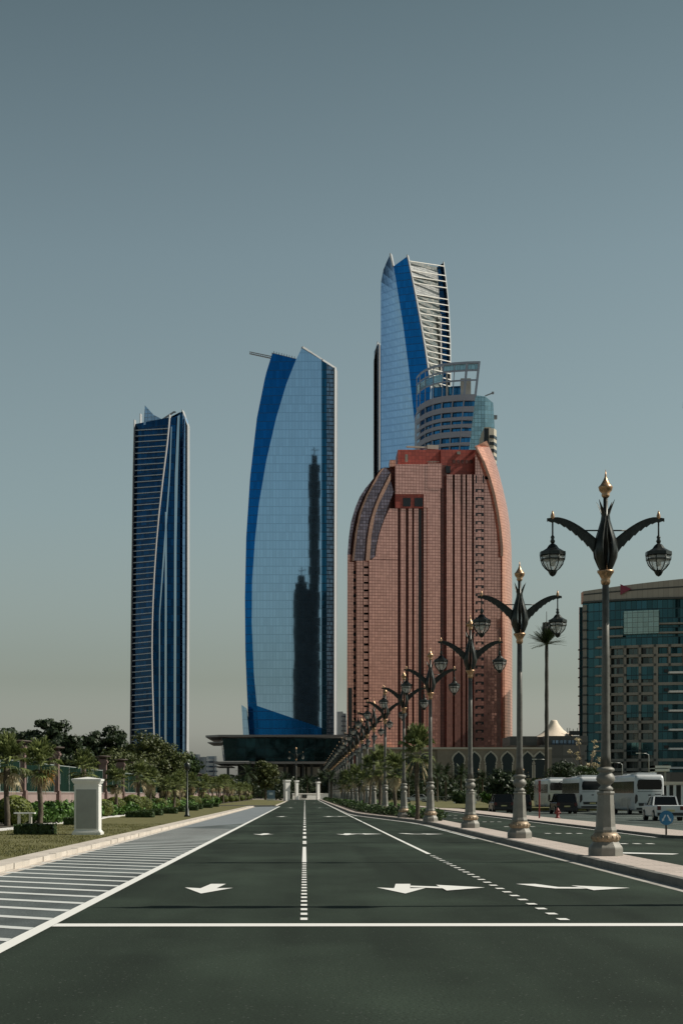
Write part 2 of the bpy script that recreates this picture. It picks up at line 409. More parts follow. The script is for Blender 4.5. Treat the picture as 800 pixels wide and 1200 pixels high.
# vehicles
M['car_white'] = mat('white car paint', (.62,.64,.64), .25, .0, ns=1, na=.05)
M['bus_silver'] = mat('silver bus paint', (.50,.52,.52), .28, .25, ns=.7, na=.08)
M['car_dark'] = mat('dark car paint', (.014,.016,.018), .2, .3)
M['car_glass'] = mat('car glass', (.010,.013,.014), .08, .3)
M['tyre'] = mat('tyre', (.014,.014,.014), .8)
M['rim'] = mat('wheel rim', (.35,.35,.35), .35, .8)
M['tail_red'] = mat('tail lamp', (.10,.010,.009), .3)
M['tail_dark'] = mat('smoked lamp', (.022,.018,.018), .3)
M['plate'] = mat('number plate', (.6,.52,.25), .5)
M['trim_dark'] = mat('dark trim', (.025,.027,.028), .5)
M['red_paint'] = mat('red paint', (.20,.028,.024), .5, ns=5, na=.2)
M['sign_blue'] = mat('sign blue', (.035,.19,.36), .45)
M['sign_white'] = mat('sign white', (.62,.70,.74), .5)
M['pole_metal'] = mat('galvanised pole', (.30,.31,.30), .4, .5)
M['pole_black'] = mat('black pole', (.02,.022,.02), .5)
M['cell_dark'] = mat('dark mast', (.055,.050,.040), .7, ns=3, na=.3)
M['concrete'] = mat('pale concrete', (.45,.43,.38), .75, ns=.8, na=.12)
M['darkbldg'] = facade('dim grey facade', (.085,.09,.085), (.05,.055,.05), 5, 4, .08, .2, .5, .1, .01, .3)
M['behind'] = facade('dark office facade', (.012,.017,.020), (.03,.032,.035), 3, 4, .1, .12, .5, .0, .01, .5, spec=.1)

# ------------------------------------------------------------------ camera, light, sky
cam = bpy.data.cameras.new('camera'); co = bpy.data.objects.new('camera', cam); COL.objects.link(co)
co.location = (0, 0, EYE); co.rotation_euler = (PI/2, 0, 0)
cam.sensor_fit = 'AUTO'; cam.sensor_width = 36; cam.lens = F/1200*36
cam.shift_y = (HY-600)/1200; cam.shift_x = (400-CX)/1200
cam.clip_start = .1; cam.clip_end = 20000
sc.camera = co
EL = math.radians(43); AZ = math.radians(4)          # sun to the right, a touch beyond
sdir = Vector((math.cos(EL)*math.cos(AZ), math.cos(EL)*math.sin(AZ), math.sin(EL)))
sl = bpy.data.lights.new('sun', 'SUN'); sl.energy = 4.6; sl.angle = math.radians(.5); sl.color = (1.0,.93,.82)
so = bpy.data.objects.new('sun', sl); COL.objects.link(so); so.rotation_euler = sdir.to_track_quat('Z','Y').to_euler()
so.location = (60, 0, 60)
w = bpy.data.worlds.new('World'); sc.world = w; w.use_nodes = True
nt = w.node_tree; bg = nt.nodes['Background']
sky = nt.nodes.new('ShaderNodeTexSky'); sky.sky_type = 'NISHITA'; sky.sun_disc = False
sky.sun_elevation = EL; sky.sun_rotation = math.atan2(sdir.x, sdir.y); sky.dust_density = 2.5; sky.air_density = 1.0
hs = nt.nodes.new('ShaderNodeHueSaturation'); hs.inputs['Saturation'].default_value = .42; hs.inputs['Value'].default_value = 1.0
nt.links.new(sky.outputs[0], hs.inputs['Color'])
tc = nt.nodes.new('ShaderNodeTexCoord'); sp = nt.nodes.new('ShaderNodeSeparateXYZ'); nt.links.new(tc.outputs['Generated'], sp.inputs[0])
rp = nt.nodes.new('ShaderNodeValToRGB'); nt.links.new(sp.outputs[2], rp.inputs[0])
SKYRAMP = [(0.0,(.98,1.0,.95)),(.035,(.95,.978,.917)),(.065,(.66,.70,.62)),(.163,(.563,.669,.632)),(.30,(.464,.581,.567)),(.418,(.327,.431,.424)),(.50,(.20,.26,.26)),(.65,(.12,.16,.18)),(1.0,(.10,.14,.17))]
e = rp.color_ramp.elements
for i, (p, c) in enumerate(SKYRAMP):
    el = e[i] if i < 2 else e.new(p)
    el.position = p; el.color = (*c, 1)
mx = nt.nodes.new('ShaderNodeMix'); mx.data_type = 'RGBA'; mx.blend_type = 'MULTIPLY'; mx.inputs[0].default_value = 1
nt.links.new(hs.outputs[0], mx.inputs[6]); nt.links.new(rp.outputs[0], mx.inputs[7])
nt.links.new(mx.outputs[2], bg.inputs[0]); bg.inputs[1].default_value = .135
sc.view_settings.view_transform = 'Standard'; sc.view_settings.look = 'None'; sc.view_settings.gamma = 1
sc.view_settings.use_curve_mapping = False; sc.view_settings.exposure = 0.0
sc.cycles.max_bounces = 6; sc.cycles.diffuse_bounces = 3; sc.cycles.glossy_bounces = 4; sc.cycles.transmission_bounces = 6

# ------------------------------------------------------------------ ground, roads
def struct(mb, name, m, label=None): 
    return tag(mb.build(name, m), label, None, None, 'structure')
b = MB(); b.box(-4000, 4000, -1200, 6000, -.9, -.30); struct(b, 'ground', M['sand'])
b = MB()
b.prism([(-6.2,-30),(30,-30),(30,38),(12.9,61),(12.9,420),(-3.6,420),(-3.6,215),(-30,215),(-30,205),(-6.2,205)], -.35, 0.0)
struct(b, 'road', M['asphalt'])
b = MB(); b.prism([(15.4,20),(90,20),(90,290),(15.4,290)], -.32, -.2); struct(b, 'parking_area', M['asphalt_light'])
b = MB(); b.prism([(-6.05,-30),(-3.1,-30),(-3.1,92),(-6.05,78)], -.02, .004); struct(b, 'hatched_strip', M['hatch_ground'])
b = MB(); b.prism([(-6.05,78),(-3.1,92),(-3.1,212),(-6.05,205)], -.02, .004); struct(b, 'paved_strip', M['paver_grey'])
# left kerb & lawn
b = MB()
random.seed(5)
yy = 6.0
while yy < 205:
    L_ = 1.0
    dz = random.uniform(-.006,.006); dx = random.uniform(-.01,.01)
    b.box(-6.30+dx, -6.12+dx, yy, yy+L_-.012, -.1, .13+dz); yy += L_
struct(b, 'kerb', M['kerb'])
b = MB(); b.box(-6.75, -6.31, 6, 205, -.1, .120); b.box(-6.115,-5.86,6,205,-.05,.008); struct(b, 'footpath', M['kerb'])
b = MB(); b.prism([(-30,-10),(-6.76,-10),(-6.76,205),(-30,205)], -.3, .11); struct(b, 'lawn', M['lawn'])
b = MB(); b.prism([(-30,216),(-3.8,216),(-3.8,330),(-9,412),(-30,420)], -.3, .11); b.prism([(14.2,178),(70,178),(70,415),(14.2,415)], -.3, .12); struct(b, 'far_lawn', M['lawn'])
b = MB(); b.box(-3.75,-3.62,216,330,-.1,.14); b.box(-30,-3.76,215.6,215.95,-.1,.14); struct(b, 'far_kerb', M['kerb'])
random.seed(8)
b = MB()
pts = []
yy = 30
edge = []
while yy < 205: edge.append((yy, random.uniform(-.18,.18))); yy += 2.2
left = [(-12.9 - .3*j, y) for y, j in edge]; right = [(-12.0 + j, y) for y, j in edge]
b.prism(right + left[::-1], .05, .125); struct(b, 'gravel_strip', M['gravel'])
b = MB(); b.prism([(-18.0,20),(-12.85,20),(-12.85,205),(-18.0,205)], .0, .121); b.prism([(-18,216),(-12.2,216),(-12.2,410),(-18,410)], 0, .121); struct(b, 'planting_bed', M['soil'])
# central median with lamps (lens outline)
ML = [(6.4,6),(6.4,86),(6.05,95),(5.0,110),(4.0,124),(3.62,136),(3.55,420)]
MR = [(7.62,6),(7.62,420)]
def offs(pl, d): return [(x+d, y) for x, y in pl]
b = MB(); b.prism(offs(ML,.16) + MR[::-1], -.1, .146); struct(b, 'median', M['paver_pink'])
def strip_poly(mb, A, B, z0, z1, m=0): mb.prism(A + B[::-1], z0, z1, m)
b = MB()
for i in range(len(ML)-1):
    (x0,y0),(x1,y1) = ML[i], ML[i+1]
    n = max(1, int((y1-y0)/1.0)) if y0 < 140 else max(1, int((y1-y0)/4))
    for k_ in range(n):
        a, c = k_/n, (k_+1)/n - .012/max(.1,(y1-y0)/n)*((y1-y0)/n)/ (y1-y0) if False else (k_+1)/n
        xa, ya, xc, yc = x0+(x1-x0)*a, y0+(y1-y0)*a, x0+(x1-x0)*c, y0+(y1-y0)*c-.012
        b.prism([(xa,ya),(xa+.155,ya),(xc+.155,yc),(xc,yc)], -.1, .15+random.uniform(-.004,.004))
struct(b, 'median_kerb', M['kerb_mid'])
b = MB(); strip_poly(b, offs(ML,-.28), offs(ML,-.003), -.02, .006); struct(b, 'gutter', M['gutter'])
b = MB(); b.prism([(5.0+.5,112),(7.3,94),(7.3,415),(4.1,415),(4.1,138)], .0, .17); struct(b, 'median_soil', M['soil'])
# right pavement
RP = [(13.15,61.5),(15.4,61.5),(15.4,290),(14.2,400),(13.1,400)]
b = MB(); b.prism([(13.3,61.0),(14.0,60.4),(15.38,60.4),(15.38,172),(14.15,180),(14.15,400),(13.12,400),(13.12,62)], -.25, .098); struct(b, 'pavement', M['paver_pink'])
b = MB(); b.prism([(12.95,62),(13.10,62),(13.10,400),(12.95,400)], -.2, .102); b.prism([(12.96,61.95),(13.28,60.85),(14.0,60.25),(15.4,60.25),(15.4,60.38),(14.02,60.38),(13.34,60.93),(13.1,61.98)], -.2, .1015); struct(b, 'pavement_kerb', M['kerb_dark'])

# markings
Z1, Z2 = .009, .013
def mk(pts, mb, z=Z1): mb.poly([(x, y, z) for x, y in pts])
def line_strip(mb, pl, w_, z=Z1):
    for (x0,y0),(x1,y1) in zip(pl[:-1], pl[1:]):
        mk([(x0-w_/2,y0),(x0+w_/2,y0),(x1+w_/2,y1),(x1-w_/2,y1)], mb, z)
b = MB(); line_strip(b, [(-3.12,8),(-3.12,212)], .17); struct(b, 'edge_line', M['paint'])
b = MB(); mk([(-3.03,20.45),(13.5,20.6),(13.5,21.05),(-3.03,20.9)], b); struct(b, 'stop_line', M['paint'])
b = MB(); d = 6.0
while d < 76:
    wv = .36 if d > 22 else .34
    mk([(-6.05+.02,d+2.0),(-3.21,d),(-3.21,d+wv),(-6.03,d+2.0+wv)], b); d += 1.55
struct(b, 'hatch_lines', M['paint_worn'])
b = MB(); d = 21.5
while d < 39: mk([(-.055,d),(.035,d),(.035,d+.40),(-.055,d+.40)], b); d += .9
mk([(-.06,39.5),(.04,39.5),(.04,51),(-.06,51)], b)
d = 54.0
while d < 415: mk([(-.065,d),(.055,d),(.055,d+3.4),(-.065,d+3.4)], b); d += 6.6
struct(b, 'centre_line', M['paint'])
b = MB(); d = 21.5
while d < 44: mk([(3.21,d),(3.34,d),(3.33,d+.30),(3.20,d+.30)], b); d += 1.0
line_strip(b, [(3.27,45),(3.25,60),(3.22,136),(3.22,410)], .11)
struct(b, 'lane_line', M['paint'])
b = MB(); line_strip(b, [(3.32,134),(3.7,122),(4.7,108),(5.75,93),(6.0,85),(6.0,60)], .10, .0095); struct(b, 'turn_lane_line', M['paint_worn'])
b = MB()
for xx in (10.2,):
    d = 40
    while d < 300:
        for q in range(4): mk([(xx+q*.42-.6,d-q*.0),(xx+q*.42-.38,d),(xx+q*.42-.38,d+.6),(xx+q*.42-.6,d+.6)], b)
        d += 14
line_strip(b, [(12.75,62),(12.75,300)], .10)
mk([(8.3,45.5),(9.6,44.6),(9.9,45.2),(8.6,46.3)], b)
struct(b, 'side_road_marks', M['paint'])
def arrow_straight(mb, cx, d):
    mk([(cx-.02,d+2.9),(cx+.24,d+2.9),(cx+.15,d+1.5),(cx-.12,d+1.5)], mb)
    mk([(cx-.02,d),(cx-.40,d+1.75),(cx-.12,d+1.5),(cx+.15,d+1.5),(cx+.42,d+1.62)][::1], mb)
def arrow_combo(mb, cx, d):
    arrow_straight(mb, cx, d)
    mk([(cx+.17,d+1.75),(cx+.80,d+1.35),(cx+.80,d+1.85),(cx+.20,d+2.25)], mb, Z2)
    mk([(cx+.70,d+.75),(cx+1.42,d+1.65),(cx+.66,d+2.5)], mb, Z2+.001)
def arrow_turn(mb, cx, d):
    mk([(cx-.90,d+2.9),(cx-.56,d+2.9),(cx-.30,d+1.9),(cx-.42,d+1.45),(cx-.62,d+1.9)], mb)
    mk([(cx-.42,d+1.45),(cx-.30,d+1.9),(cx+.30,d+1.78),(cx+.30,d+1.38)], mb)
    mk([(cx+.12,d+.85),(cx+.85,d+1.55),(cx-.02,d+2.3),(cx+.08,d+1.58)], mb, Z2)
for d in (27.2, 65.5, 117, 190, 290):
    b = MB(); arrow_straight(b, -1.63, d); struct(b, 'arrow_marking', M['paint'])
    b = MB(); arrow_combo(b, 1.62, d); struct(b, 'arrow_marking', M['paint'])
    if d < 70:
        b = MB(); arrow_turn(b, 4.62, d); struct(b, 'arrow_marking', M['paint'])
# parking bay lines
b = MB()
for d in range(90, 200, 12): b.poly([(22,d,-.19),(34,d,-.19),(34,d+.25,-.19),(22,d+.25,-.19)])
b.poly([(16.3,85,-.19),(16.5,85,-.19),(16.5,180,-.19),(16.3,180,-.19)])
struct(b, 'parking_lines', M['paint_worn'])

# ------------------------------------------------------------------ vegetation helpers
def rv(): 
    while True:
        v = Vector((random.uniform(-1,1), random.uniform(-1,1), random.uniform(-1,1)))
        if .02 < v.length <= 1: return v
def leaf(mb, c, s, nrm=None, asp=1.6, m=0):
    n = (nrm + rv()*.8).normalized() if nrm is not None else rv().normalized()
    a = n.orthogonal().normalized(); a = (Matrix.Rotation(random.uniform(0,2*PI), 3, n) @ a)
    c2 = n.cross(a)
    mb.poly([c - a*s*asp/2, c + c2*s/2, c + a*s*asp/2, c - c2*s/2], uv=[(0,0)]*4, m=m)
def clump(mb, c, r, n, s, flat=.75, m=0):
    for _ in range(n):
        d = rv(); q = d.normalized() * (random.random()**.45) * r
        q.z *= flat
        leaf(mb, c + q, s*random.uniform(.6,1.3), d.normalized(), m=m)
def crown(mb, c, R, ncl, nl, cr, s, low=-.6, m=0, shell=.45):
    """clumps through an ellipsoid R=(rx,ry,rz)"""
    k_ = 0
    while k_ < ncl:
        d = rv()
        if d.z < low: continue
        d = d.normalized() * (shell + (1-shell)*random.random())
        q = Vector((d.x*R[0], d.y*R[1], d.z*R[2]))
        clump(mb, c + q, cr*random.uniform(.6,1.3), nl, s, m=m); k_ += 1
def trunk_limbs(mb, h, r, crownc, R, nl=6, lean=0):
    path = [Vector((0,0,-.1)), Vector((lean*.3,0,h*.4)), Vector((lean,0,h))]
    mb.tube(path, [r, r*.8, r*.6], 9)
    for i in range(nl):
        a = 2*PI*i/nl + random.uniform(-.4,.4)
        e = crownc + Vector((math.cos(a)*R[0]*.65, math.sin(a)*R[1]*.65, random.uniform(-.2,.5)*R[2]))
        st = path[2] + Vector((0,0,-random.uniform(0,h*.2)))
        mid = (st+e)/2 + Vector((0,0,.1*R[2]))
        mb.tube([st, mid, e], [r*.5, r*.32, r*.1], 6)
def broadleaf(name, H, R, low, m, leafm, seed, s=.35, ncl=90, nl=55, cr=None, shell=.4, tr=.28):
    """prototype tree at origin; R ellipsoid radii, crown centre at H-R[2]"""
    random.seed(seed)
    t = MB(); c = Vector((0,0,H-R[2]))
    trunk_limbs(t, max(.8, c.z - R[2]*.5), tr, c, R)
    f = MB(); crown(f, c, R, ncl, nl, cr or R[0]*.28, s, low, shell=shell)
    return t, f
def fan_leaf(mb, o, d, L, m=0):
    """fan palm leaf: petiole then a fan of blades"""
    d = d.normalized(); side = d.cross(Vector((0,0,1)))
    side = side.normalized() if side.length > .05 else Vector((1,0,0))
    up = side.cross(d).normalized()
    droop = Vector((0,0,-1))
    hub = o + d*L*.45
    mb.poly([o - side*.015*L, o + side*.015*L, hub + side*.01*L, hub - side*.01*L], uv=[(0,0)]*4, m=m)
    nb = 9
    for i in range(nb):
        a = (i/(nb-1)-.5)*2.5
        dd = (d*math.cos(a) + side*math.sin(a)).normalized()
        ln = L*.58*random.uniform(.85,1.1)*(1-.12*abs(a))
        tip = hub + dd*ln*.75; end = hub + dd*ln + droop*ln*.28*random.uniform(.5,1.4)
        wv = ln*.115
        pp = up.cross(dd).normalized()
        mb.poly([hub, tip*.45+hub*.55 + pp*wv + up*wv*.3, tip, end, tip - pp*wv*.4, tip*.45+hub*.55 - pp*wv], uv=[(0,0)]*6, m=m)
def feather(mb, o, d, L, m=0, droop=.5, w=.13):
    d = d.normalized(); p = Vector(o); n = 9; seg = L/n; side = d.cross(Vector((0,0,1)))
    side = side.normalized() if side.length > .05 else Vector((1,0,0))
    cur = d.copy()
    for i in range(n):
        q = p + cur*seg
        mb.poly([p-side*.012*L*.5, p+side*.012*L*.5, q+side*.008*L*.5, q-side*.008*L*.5], uv=[(0,0)]*4, m=m)
        if i > 0:
            up = side.cross(cur).normalized()
            ll = L*.22*math.sin(PI*(i+.8)/(n+1.0))+.05
            for sg in (-1,1):
                for kk in range(3):
                    b0 = p + (q-p)*(kk/3)
                    e_ = b0 + (side*sg*.8 + cur*.55 + up*.12 + Vector((0,0,-.22))).normalized()*ll*random.uniform(.8,1.1)
                    mb.poly([b0, b0+cur*seg*w*2.2, e_], uv=[(0,0)]*3, m=m)
        p = q; cur = (cur + Vector((0,0,-droop/n*1.6))).normalized()

def make_fan_palm(H, seed, dry=True, L=1.3):
    random.seed(seed)
    r = thing('fan_palm', 'x', 'palm tree')
    t = MB(); ph = [(-.1,.20),(.25,.17),(.5,.135)]
    zz = .5
    while zz < H-.3:
        ph += [(zz and .125*random.uniform(.95,1.05), 0)][:0]; zz += .12
    path = []; rad = []
    n = 14
    for i in range(n+1):
        z = -.1 + (H-.05)*i/n
        path.append((.04*math.sin(i*.5), .03*math.cos(i*.7), z)); rad.append((.19 if i == 0 else .15 - .03*i/n) * (1.12 if i % 2 else .95) * (1.25 if i > n-4 else 1))
    t.tube(path, rad, 10); t.build('trunk', M['bark_palm'], r)
    f = MB(); top = Vector((0,0,H))
    for i in range(58):
        el = random.uniform(-.45, 1.35); a = i*2.399963 + random.uniform(-.2,.2)
        d = Vector((math.cos(a)*math.cos(el), math.sin(a)*math.cos(el), math.sin(el)))
        fan_leaf(f, top + Vector((0,0,.1*el)), d, L*random.uniform(.85,1.15))
    f.build('crown', M['leaf_palm'], r)
    g = MB()
    for i in range(13):
        el = random.uniform(-1.25,-.5); a = i*2.399963*1.3
        d = Vector((math.cos(a)*math.cos(el), math.sin(a)*math.cos(el), math.sin(el)))
        fan_leaf(g, top + Vector((0,0,-.1)), d, L*random.uniform(.7,.95))
    g.build('dry_fronds', M['leaf_dry'], r)
    return r
def make_date_palm(H, seed, L=2.2, nf=46, leafm='leaf_dark', trm='bark_palm', name='date_palm', r0=.22, droop=.95, lo=-.35):
    random.seed(seed)
    r = thing(name, 'x', 'palm tree')
    t = MB(); n = 16
    t.tube([(0,0,-.1+(H+.1)*i/n) for i in range(n+1)], [(r0*(1.1 if i % 2 else .95)*(1.1-.3*i/n)) for i in range(n+1)], 10)
    t.build('trunk', M[trm], r)
    f = MB()
    for i in range(nf):
        el = random.uniform(lo, 1.4); a = i*2.399963
        d = Vector((math.cos(a)*math.cos(el), math.sin(a)*math.cos(el), math.sin(el)))
        feather(f, Vector((0,0,H)), d, L*random.uniform(.85,1.1), droop=droop)
    f.build('crown', M[leafm], r)
    return r

# ------------------------------------------------------------------ ornate lamp post
def make_lamp():
    r = thing('street_lamp', 'x', 'street lamp', group='ornate twin-lantern lamps along the median')
    rt = PI/8
    b = MB()
    b.lathe([(.41,-.02),(.41,.16),(.40,.20),(.34,.28),(.31,.33)], 8, rot=rt, smooth=False)
    b.lathe([(.255,.54),(.265,.60),(.25,.64),(.235,.68),(.19,1.42),(.215,1.47),(.20,1.51)], 8, rot=rt, smooth=False)
    base = b.build('pedestal', M['lamp_stone'], r)
    b = MB(); b.lathe([(.30,.325),(.325,.37),(.33,.44),(.30,.50),(.262,.545)], 20)
    for i in range(16):
        a = 2*PI*i/16
        b.lathe([(.01,-.05),(.04,0),(.03,.04),(.005,.06)], 6, c=(.315*math.cos(a), .315*math.sin(a), .42))
    b.build('gilt_band', M['gilt'], base)
    b = MB()
    b.lathe([(.13,1.50),(.17,1.54),(.175,1.58),(.12,1.63),(.115,1.66),(.19,1.72),(.225,1.79),(.21,1.86),(.16,1.92),(.14,1.95),(.20,1.98),(.21,2.02),(.19,2.05),(.13,2.08)], 20)
    b.build('ring_moulding', M['lamp_stone'], r)
    b = MB(); b.lathe([(.135,2.07),(.115,2.35),(.098,2.9),(.092,4.5),(.078,6.40)], 14); b.build('pole', M['lamp_grey'], r)
    b = MB(); b.lathe([(.08,6.34),(.105,6.38),(.115,6.44),(.10,6.48),(.15,6.58),(.195,6.64),(.20,6.68),(.16,6.69)], 18); b.build('collar', M['gold'], r)
    b = MB(); b.lathe([(.05,6.68),(.055,8.42)], 10); b.build('core', M['lamp_dark'], r)
    prof = [(.12,6.66),(.19,6.80),(.265,6.98),(.29,7.14),(.255,7.38),(.175,7.62),(.10,7.86),(.09,7.98),(.14,8.10),(.26,8.32)]
    wd = [.07,.10,.125,.13,.115,.09,.07,.055,.045,.006]
    for q in range(4):
        a = PI/4 + q*PI/2; ca, sa = math.cos(a), math.sin(a)
        b = MB(); v = []; f = []
        for (rr, z), ww in zip(prof, wd):
            for off, du_ in ((-ww,-.035),(-ww*.55,.0),(0,.02),(ww*.55,.0),(ww,-.035),(ww*.5,-.05),(0,-.035),(-ww*.5,-.05)):
                x, y = (rr+du_*(ww/.2)), off
                v.append((x*ca - y*sa, x*sa + y*ca, z))
        n = len(prof)
        for i in range(n-1):
            for j in range(8):
                j2 = (j+1) % 8; f.append((i*8+j, i*8+j2, (i+1)*8+j2, (i+1)*8+j))
        b.mesh(v, f, 0, True); b.build('petal', M['lamp_dark'], r, fix=False)
    b = MB(); b.lathe([(.055,8.38),(.09,8.42),(.10,8.46),(.085,8.48),(.15,8.56),(.165,8.62),(.17,8.64),(.12,8.69),(.055,8.80),(.03,8.86),(.022,8.90),(.004,9.05)], 18)
    b.build('finial', M['gold'], r)
    for sg in (-1,1):
        b = MB(); up = []; dn = []; n = 45
        for i in range(n+1):
            t = i/n; x = .15 + 1.22*t
            zt = 7.33 + .60*math.sin(min(1, t*1.12)*PI/2) - .03*max(0,t-.8)*5
            th = .30*(1-t)**.9 + .075
            sc_ = .055*((t*9) % 1.0) * (1-t*.5)
            up.append((sg*x, zt)); dn.append((sg*x, zt-th+sc_))
        for i in range(n):
            for w0, w1, lo_, hi_ in ((-.035,.035,1,0),):
                p = [up[i], up[i+1], dn[i+1], dn[i]]
                v = [(q[0], -.035, q[1]) for q in p] + [(q[0], .035, q[1]) for q in p]
                fs = [(0,1,2,3),(7,6,5,4),(0,4,5,1),(2,6,7,3)]
                if i == n-1: fs.append((1,5,6,2))
                if sg > 0: fs = [f_[::-1] for f_ in fs]
                b.mesh(v, fs)
        b.tube([(sg*(.15+1.22*i/n), 0, up[i][1]-.02) for i in range(n+1)], [.05-.02*i/n for i in range(n+1)], 6)
        arm = b.build('arm', M['lamp_dark'], r)
        b = MB(); b.tube([(sg*.06,0,7.62),(sg*.50,0,7.62)], .018, 6); b.build('strut', M['lamp_dark'], r)
        X = sg*1.24
        b = MB(); b.lathe([(.02,7.84),(.045,7.90),(.05,7.96),(.03,8.02),(.012,8.08)], 10, c=(X,0,0)); b.build('arm_finial', M['gold'], r)
        b = MB()
        b.tube([(X,0,7.86),(X,0,7.42)], .02, 8)
        b.lathe([(.03,7.50),(.05,7.46),(.035,7.42),(.06,7.37),(.04,7.32)], 12, c=(X,0,0))
        b.lathe([(.05,7.31),(.10,7.27),(.15,7.20),(.27,7.13),(.31,7.12),(.315,7.04),(.29,7.02)], 8, c=(X,0,0), smooth=False, rot=rt)
        b.lathe([(.10,6.69),(.11,6.66),(.09,6.62),(.06,6.57),(.01,6.54)], 12, c=(X,0,0))
        bp = [(.295,7.03),(.285,6.94),(.24,6.82),(.17,6.73),(.095,6.67)]
        for q in range(8):
            a = rt + q*PI/4
            b.tube([(X+rr*math.cos(a), rr*math.sin(a), z) for rr, z in bp], .013, 5)
        b.lathe([(.300,6.955),(.300,6.925),(.285,6.925),(.285,6.955)], 8, c=(X,0,0), rot=rt, smooth=False)
        lan = b.build('lantern', M['lamp_dark'], r)
        b = MB(); b.lathe([(.275,7.03),(.268,6.94),(.225,6.82),(.155,6.73),(.085,6.67)], 8, c=(X,0,0), rot=rt, smooth=False); b.build('glass', M['lantern_glass'], lan)
        b = MB(); b.lathe([(.03,7.0),(.055,6.97),(.06,6.84),(.03,6.78)], 10, c=(X,0,0)); b.build('bulb', M['bulb'], lan)
    return r
lamp = make_lamp(); lk = kidtree(lamp)
lamp_pos = [(7.04,40.0),(7.0,55.7),(7.0,72.3),(6.5,88.5),(6.03,104.0),(5.64,120),(5.5,136),(5.55,152),(5.6,168),(5.6,184),(5.6,200)]
d = 216
while d < 400: lamp_pos.append((5.6, d)); d += 16
for i, (x, y) in enumerate(lamp_pos):
    if i == 0: lb = 'nearest and tallest-looking ornate grey lamp post with gold collar and twin lanterns'
    elif i == 1: lb = 'ornate lamp post second from the camera, standing just left of the tallest one'
    else: lb = '%s ornate twin-lantern lamp post from the camera along the median' % nth(i+1)
    if i == 0: lamp.location = (x, y, .146); lamp['label'] = lb
    else: dup(lamp, lk, (x, y, .146), 0, 1.0, lb)
# the lamp just outside the frame, whose shadow crosses the road
dup(lamp, lk, (7.0, 24.6, .146), 0, 1.0, 'ornate lamp post outside the right edge, casting its shadow by the stop line')
o = dup(lamp, lk, W(347,932,425), 0, 1.35, 'tall ornate lamp rising alone beyond the far end of the road')
o = dup(lamp, lk, W(560,931,330) , 0, .72, 'small far ornate lamp in front of the second arch from the left'); o.location.z = 0
o = dup(lamp, lk, W(613,931,330) , 0, .72, 'small far ornate lamp in front of the rightmost pointed arch'); o.location.z = 0
for o in bpy.data.objects:
    if o.parent is None and o.name.startswith('street_lamp') and 'far ornate' in o['label']: o['group'] = 'small ornate lamps by the arched wall'

# ------------------------------------------------------------------ left: white pillar, sign box, small lamp
c = W(101.5, 978, 61.7); c.z = .11; cy0 = 61.7
r = thing('stone_pillar', 'white square pillar with moulded cap and shade-darkened grey panel on the lawn', 'pillar', (c.x, cy0, .11))
b = MB()
b.box(-.44,.44,.0,.88,.16,1.86)
b.build('shaft', M['white_paint'], r)
b = MB(); b.box(-.37,.37,-.012,0.02,.22,1.64); b.build('front_panel', M['white_panel'], r)
b = MB()
for (h, z0, z1) in ((.52,-.02,.09),(.485,.09,.13),(.46,.13,.16)): b.box(-h,h,.44-h,.44+h,z0,z1)
b.build('plinth', M['white_paint'], r)
b = MB(); 
for (h, z0, z1) in ((.455,1.76,1.80),(.48,1.86,1.90),(.505,1.90,1.95),(.535,1.95,2.02)): b.box(-h,h,.44-h,.44+h,z0,z1)
h = .535; v = [(-h,.44-h,2.02),(h,.44-h,2.02),(h,.44+h,2.02),(-h,.44+h,2.02),(0,.44,2.10)]
b.mesh(v, [(0,1,4),(1,2,4),(2,3,4),(3,0,4)]); b.build('cap', M['white_paint'], r)

r = thing('garden_lamp', 'slim dark post lamp standing at the lawn edge by the kerb', 'lamp', (W(219.5,957,110).x, 110, .11))
b = MB(); b.lathe([(.20,0),(.20,.08),(.13,.14),(.11,.5),(.06,.55),(.05,3.0)], 12); b.build('pole', M['lamp_dark'], r)
b = MB(); b.lathe([(.06,3.0),(.16,3.05),(.2,3.4),(.05,3.5),(.01,3.62)], 10); b.build('lantern', M['lamp_dark'], r)

c = W(317.5, 938, 375)
r = thing('notice_board', 'pale blue free-standing notice board on a white base at the road end', 'sign', (c.x, 375, .11))
b = MB(); b.box(-.95,.95,0,.5,0,.35); b.build('base', M['white_paint'], r)
b = MB(); b.box(-.85,.85,.05,.4,.35,2.2); b.build('panel', mat('pale blue board', (.16,.25,.33), .5), r)
b = MB(); b.box(-.4,.4,.04,.05,1.2,1.7); b.build('emblem', M['sign_white'], r)

# ------------------------------------------------------------------ left: fence
FX = -18.3
r = thing('fence_pillar', 'x', 'pillar', (FX,110,.1), 0, 'pink stone fence pillars'); 
b = MB(); b.box(-.42,.42,-.42,.42,-.1,1.7); b.box(-.33,.33,-.33,.33,1.7,4.2); b.build('shaft', M['pinkcol'], r)
b = MB(); b.box(-.38,.38,-.38,.38,4.2,4.3); b.box(-.45,.45,-.45,.45,4.3,4.45); b.box(-.38,.38,-.38,.38,4.45,4.62); 
for i in range(6): b.box(-.40+.14*i,-.32+.14*i,-.41,-.36,4.08,4.2)
b.build('capital', M['pinkcol'], r)
b = MB(); b.lathe([(.3,4.62),(.35,4.74),(.74,4.84),(.74,4.90),(.2,4.96)], 20); b.build('cap_disc', M['roofdark'], r)
pk = kidtree(r); pil = r
r = thing('fence_bay', 'x', 'fence', (FX,110,.1), 0, 'green screened fence bays'); bay = r
b = MB(); b.box(-.18,.18,.43,14.57,-.1,1.50); b.box(-.23,.23,.43,14.57,1.50,1.58); b.build('plinth', M['pinkstone'], r)
b = MB(); b.box(-.02,.02,.45,14.55,1.62,3.55); b.build('screen', M['fence_green'], r)
b = MB()
for q in range(3): b.box(-.05,.05,.45+q*7,.55+q*7,1.58,3.66)
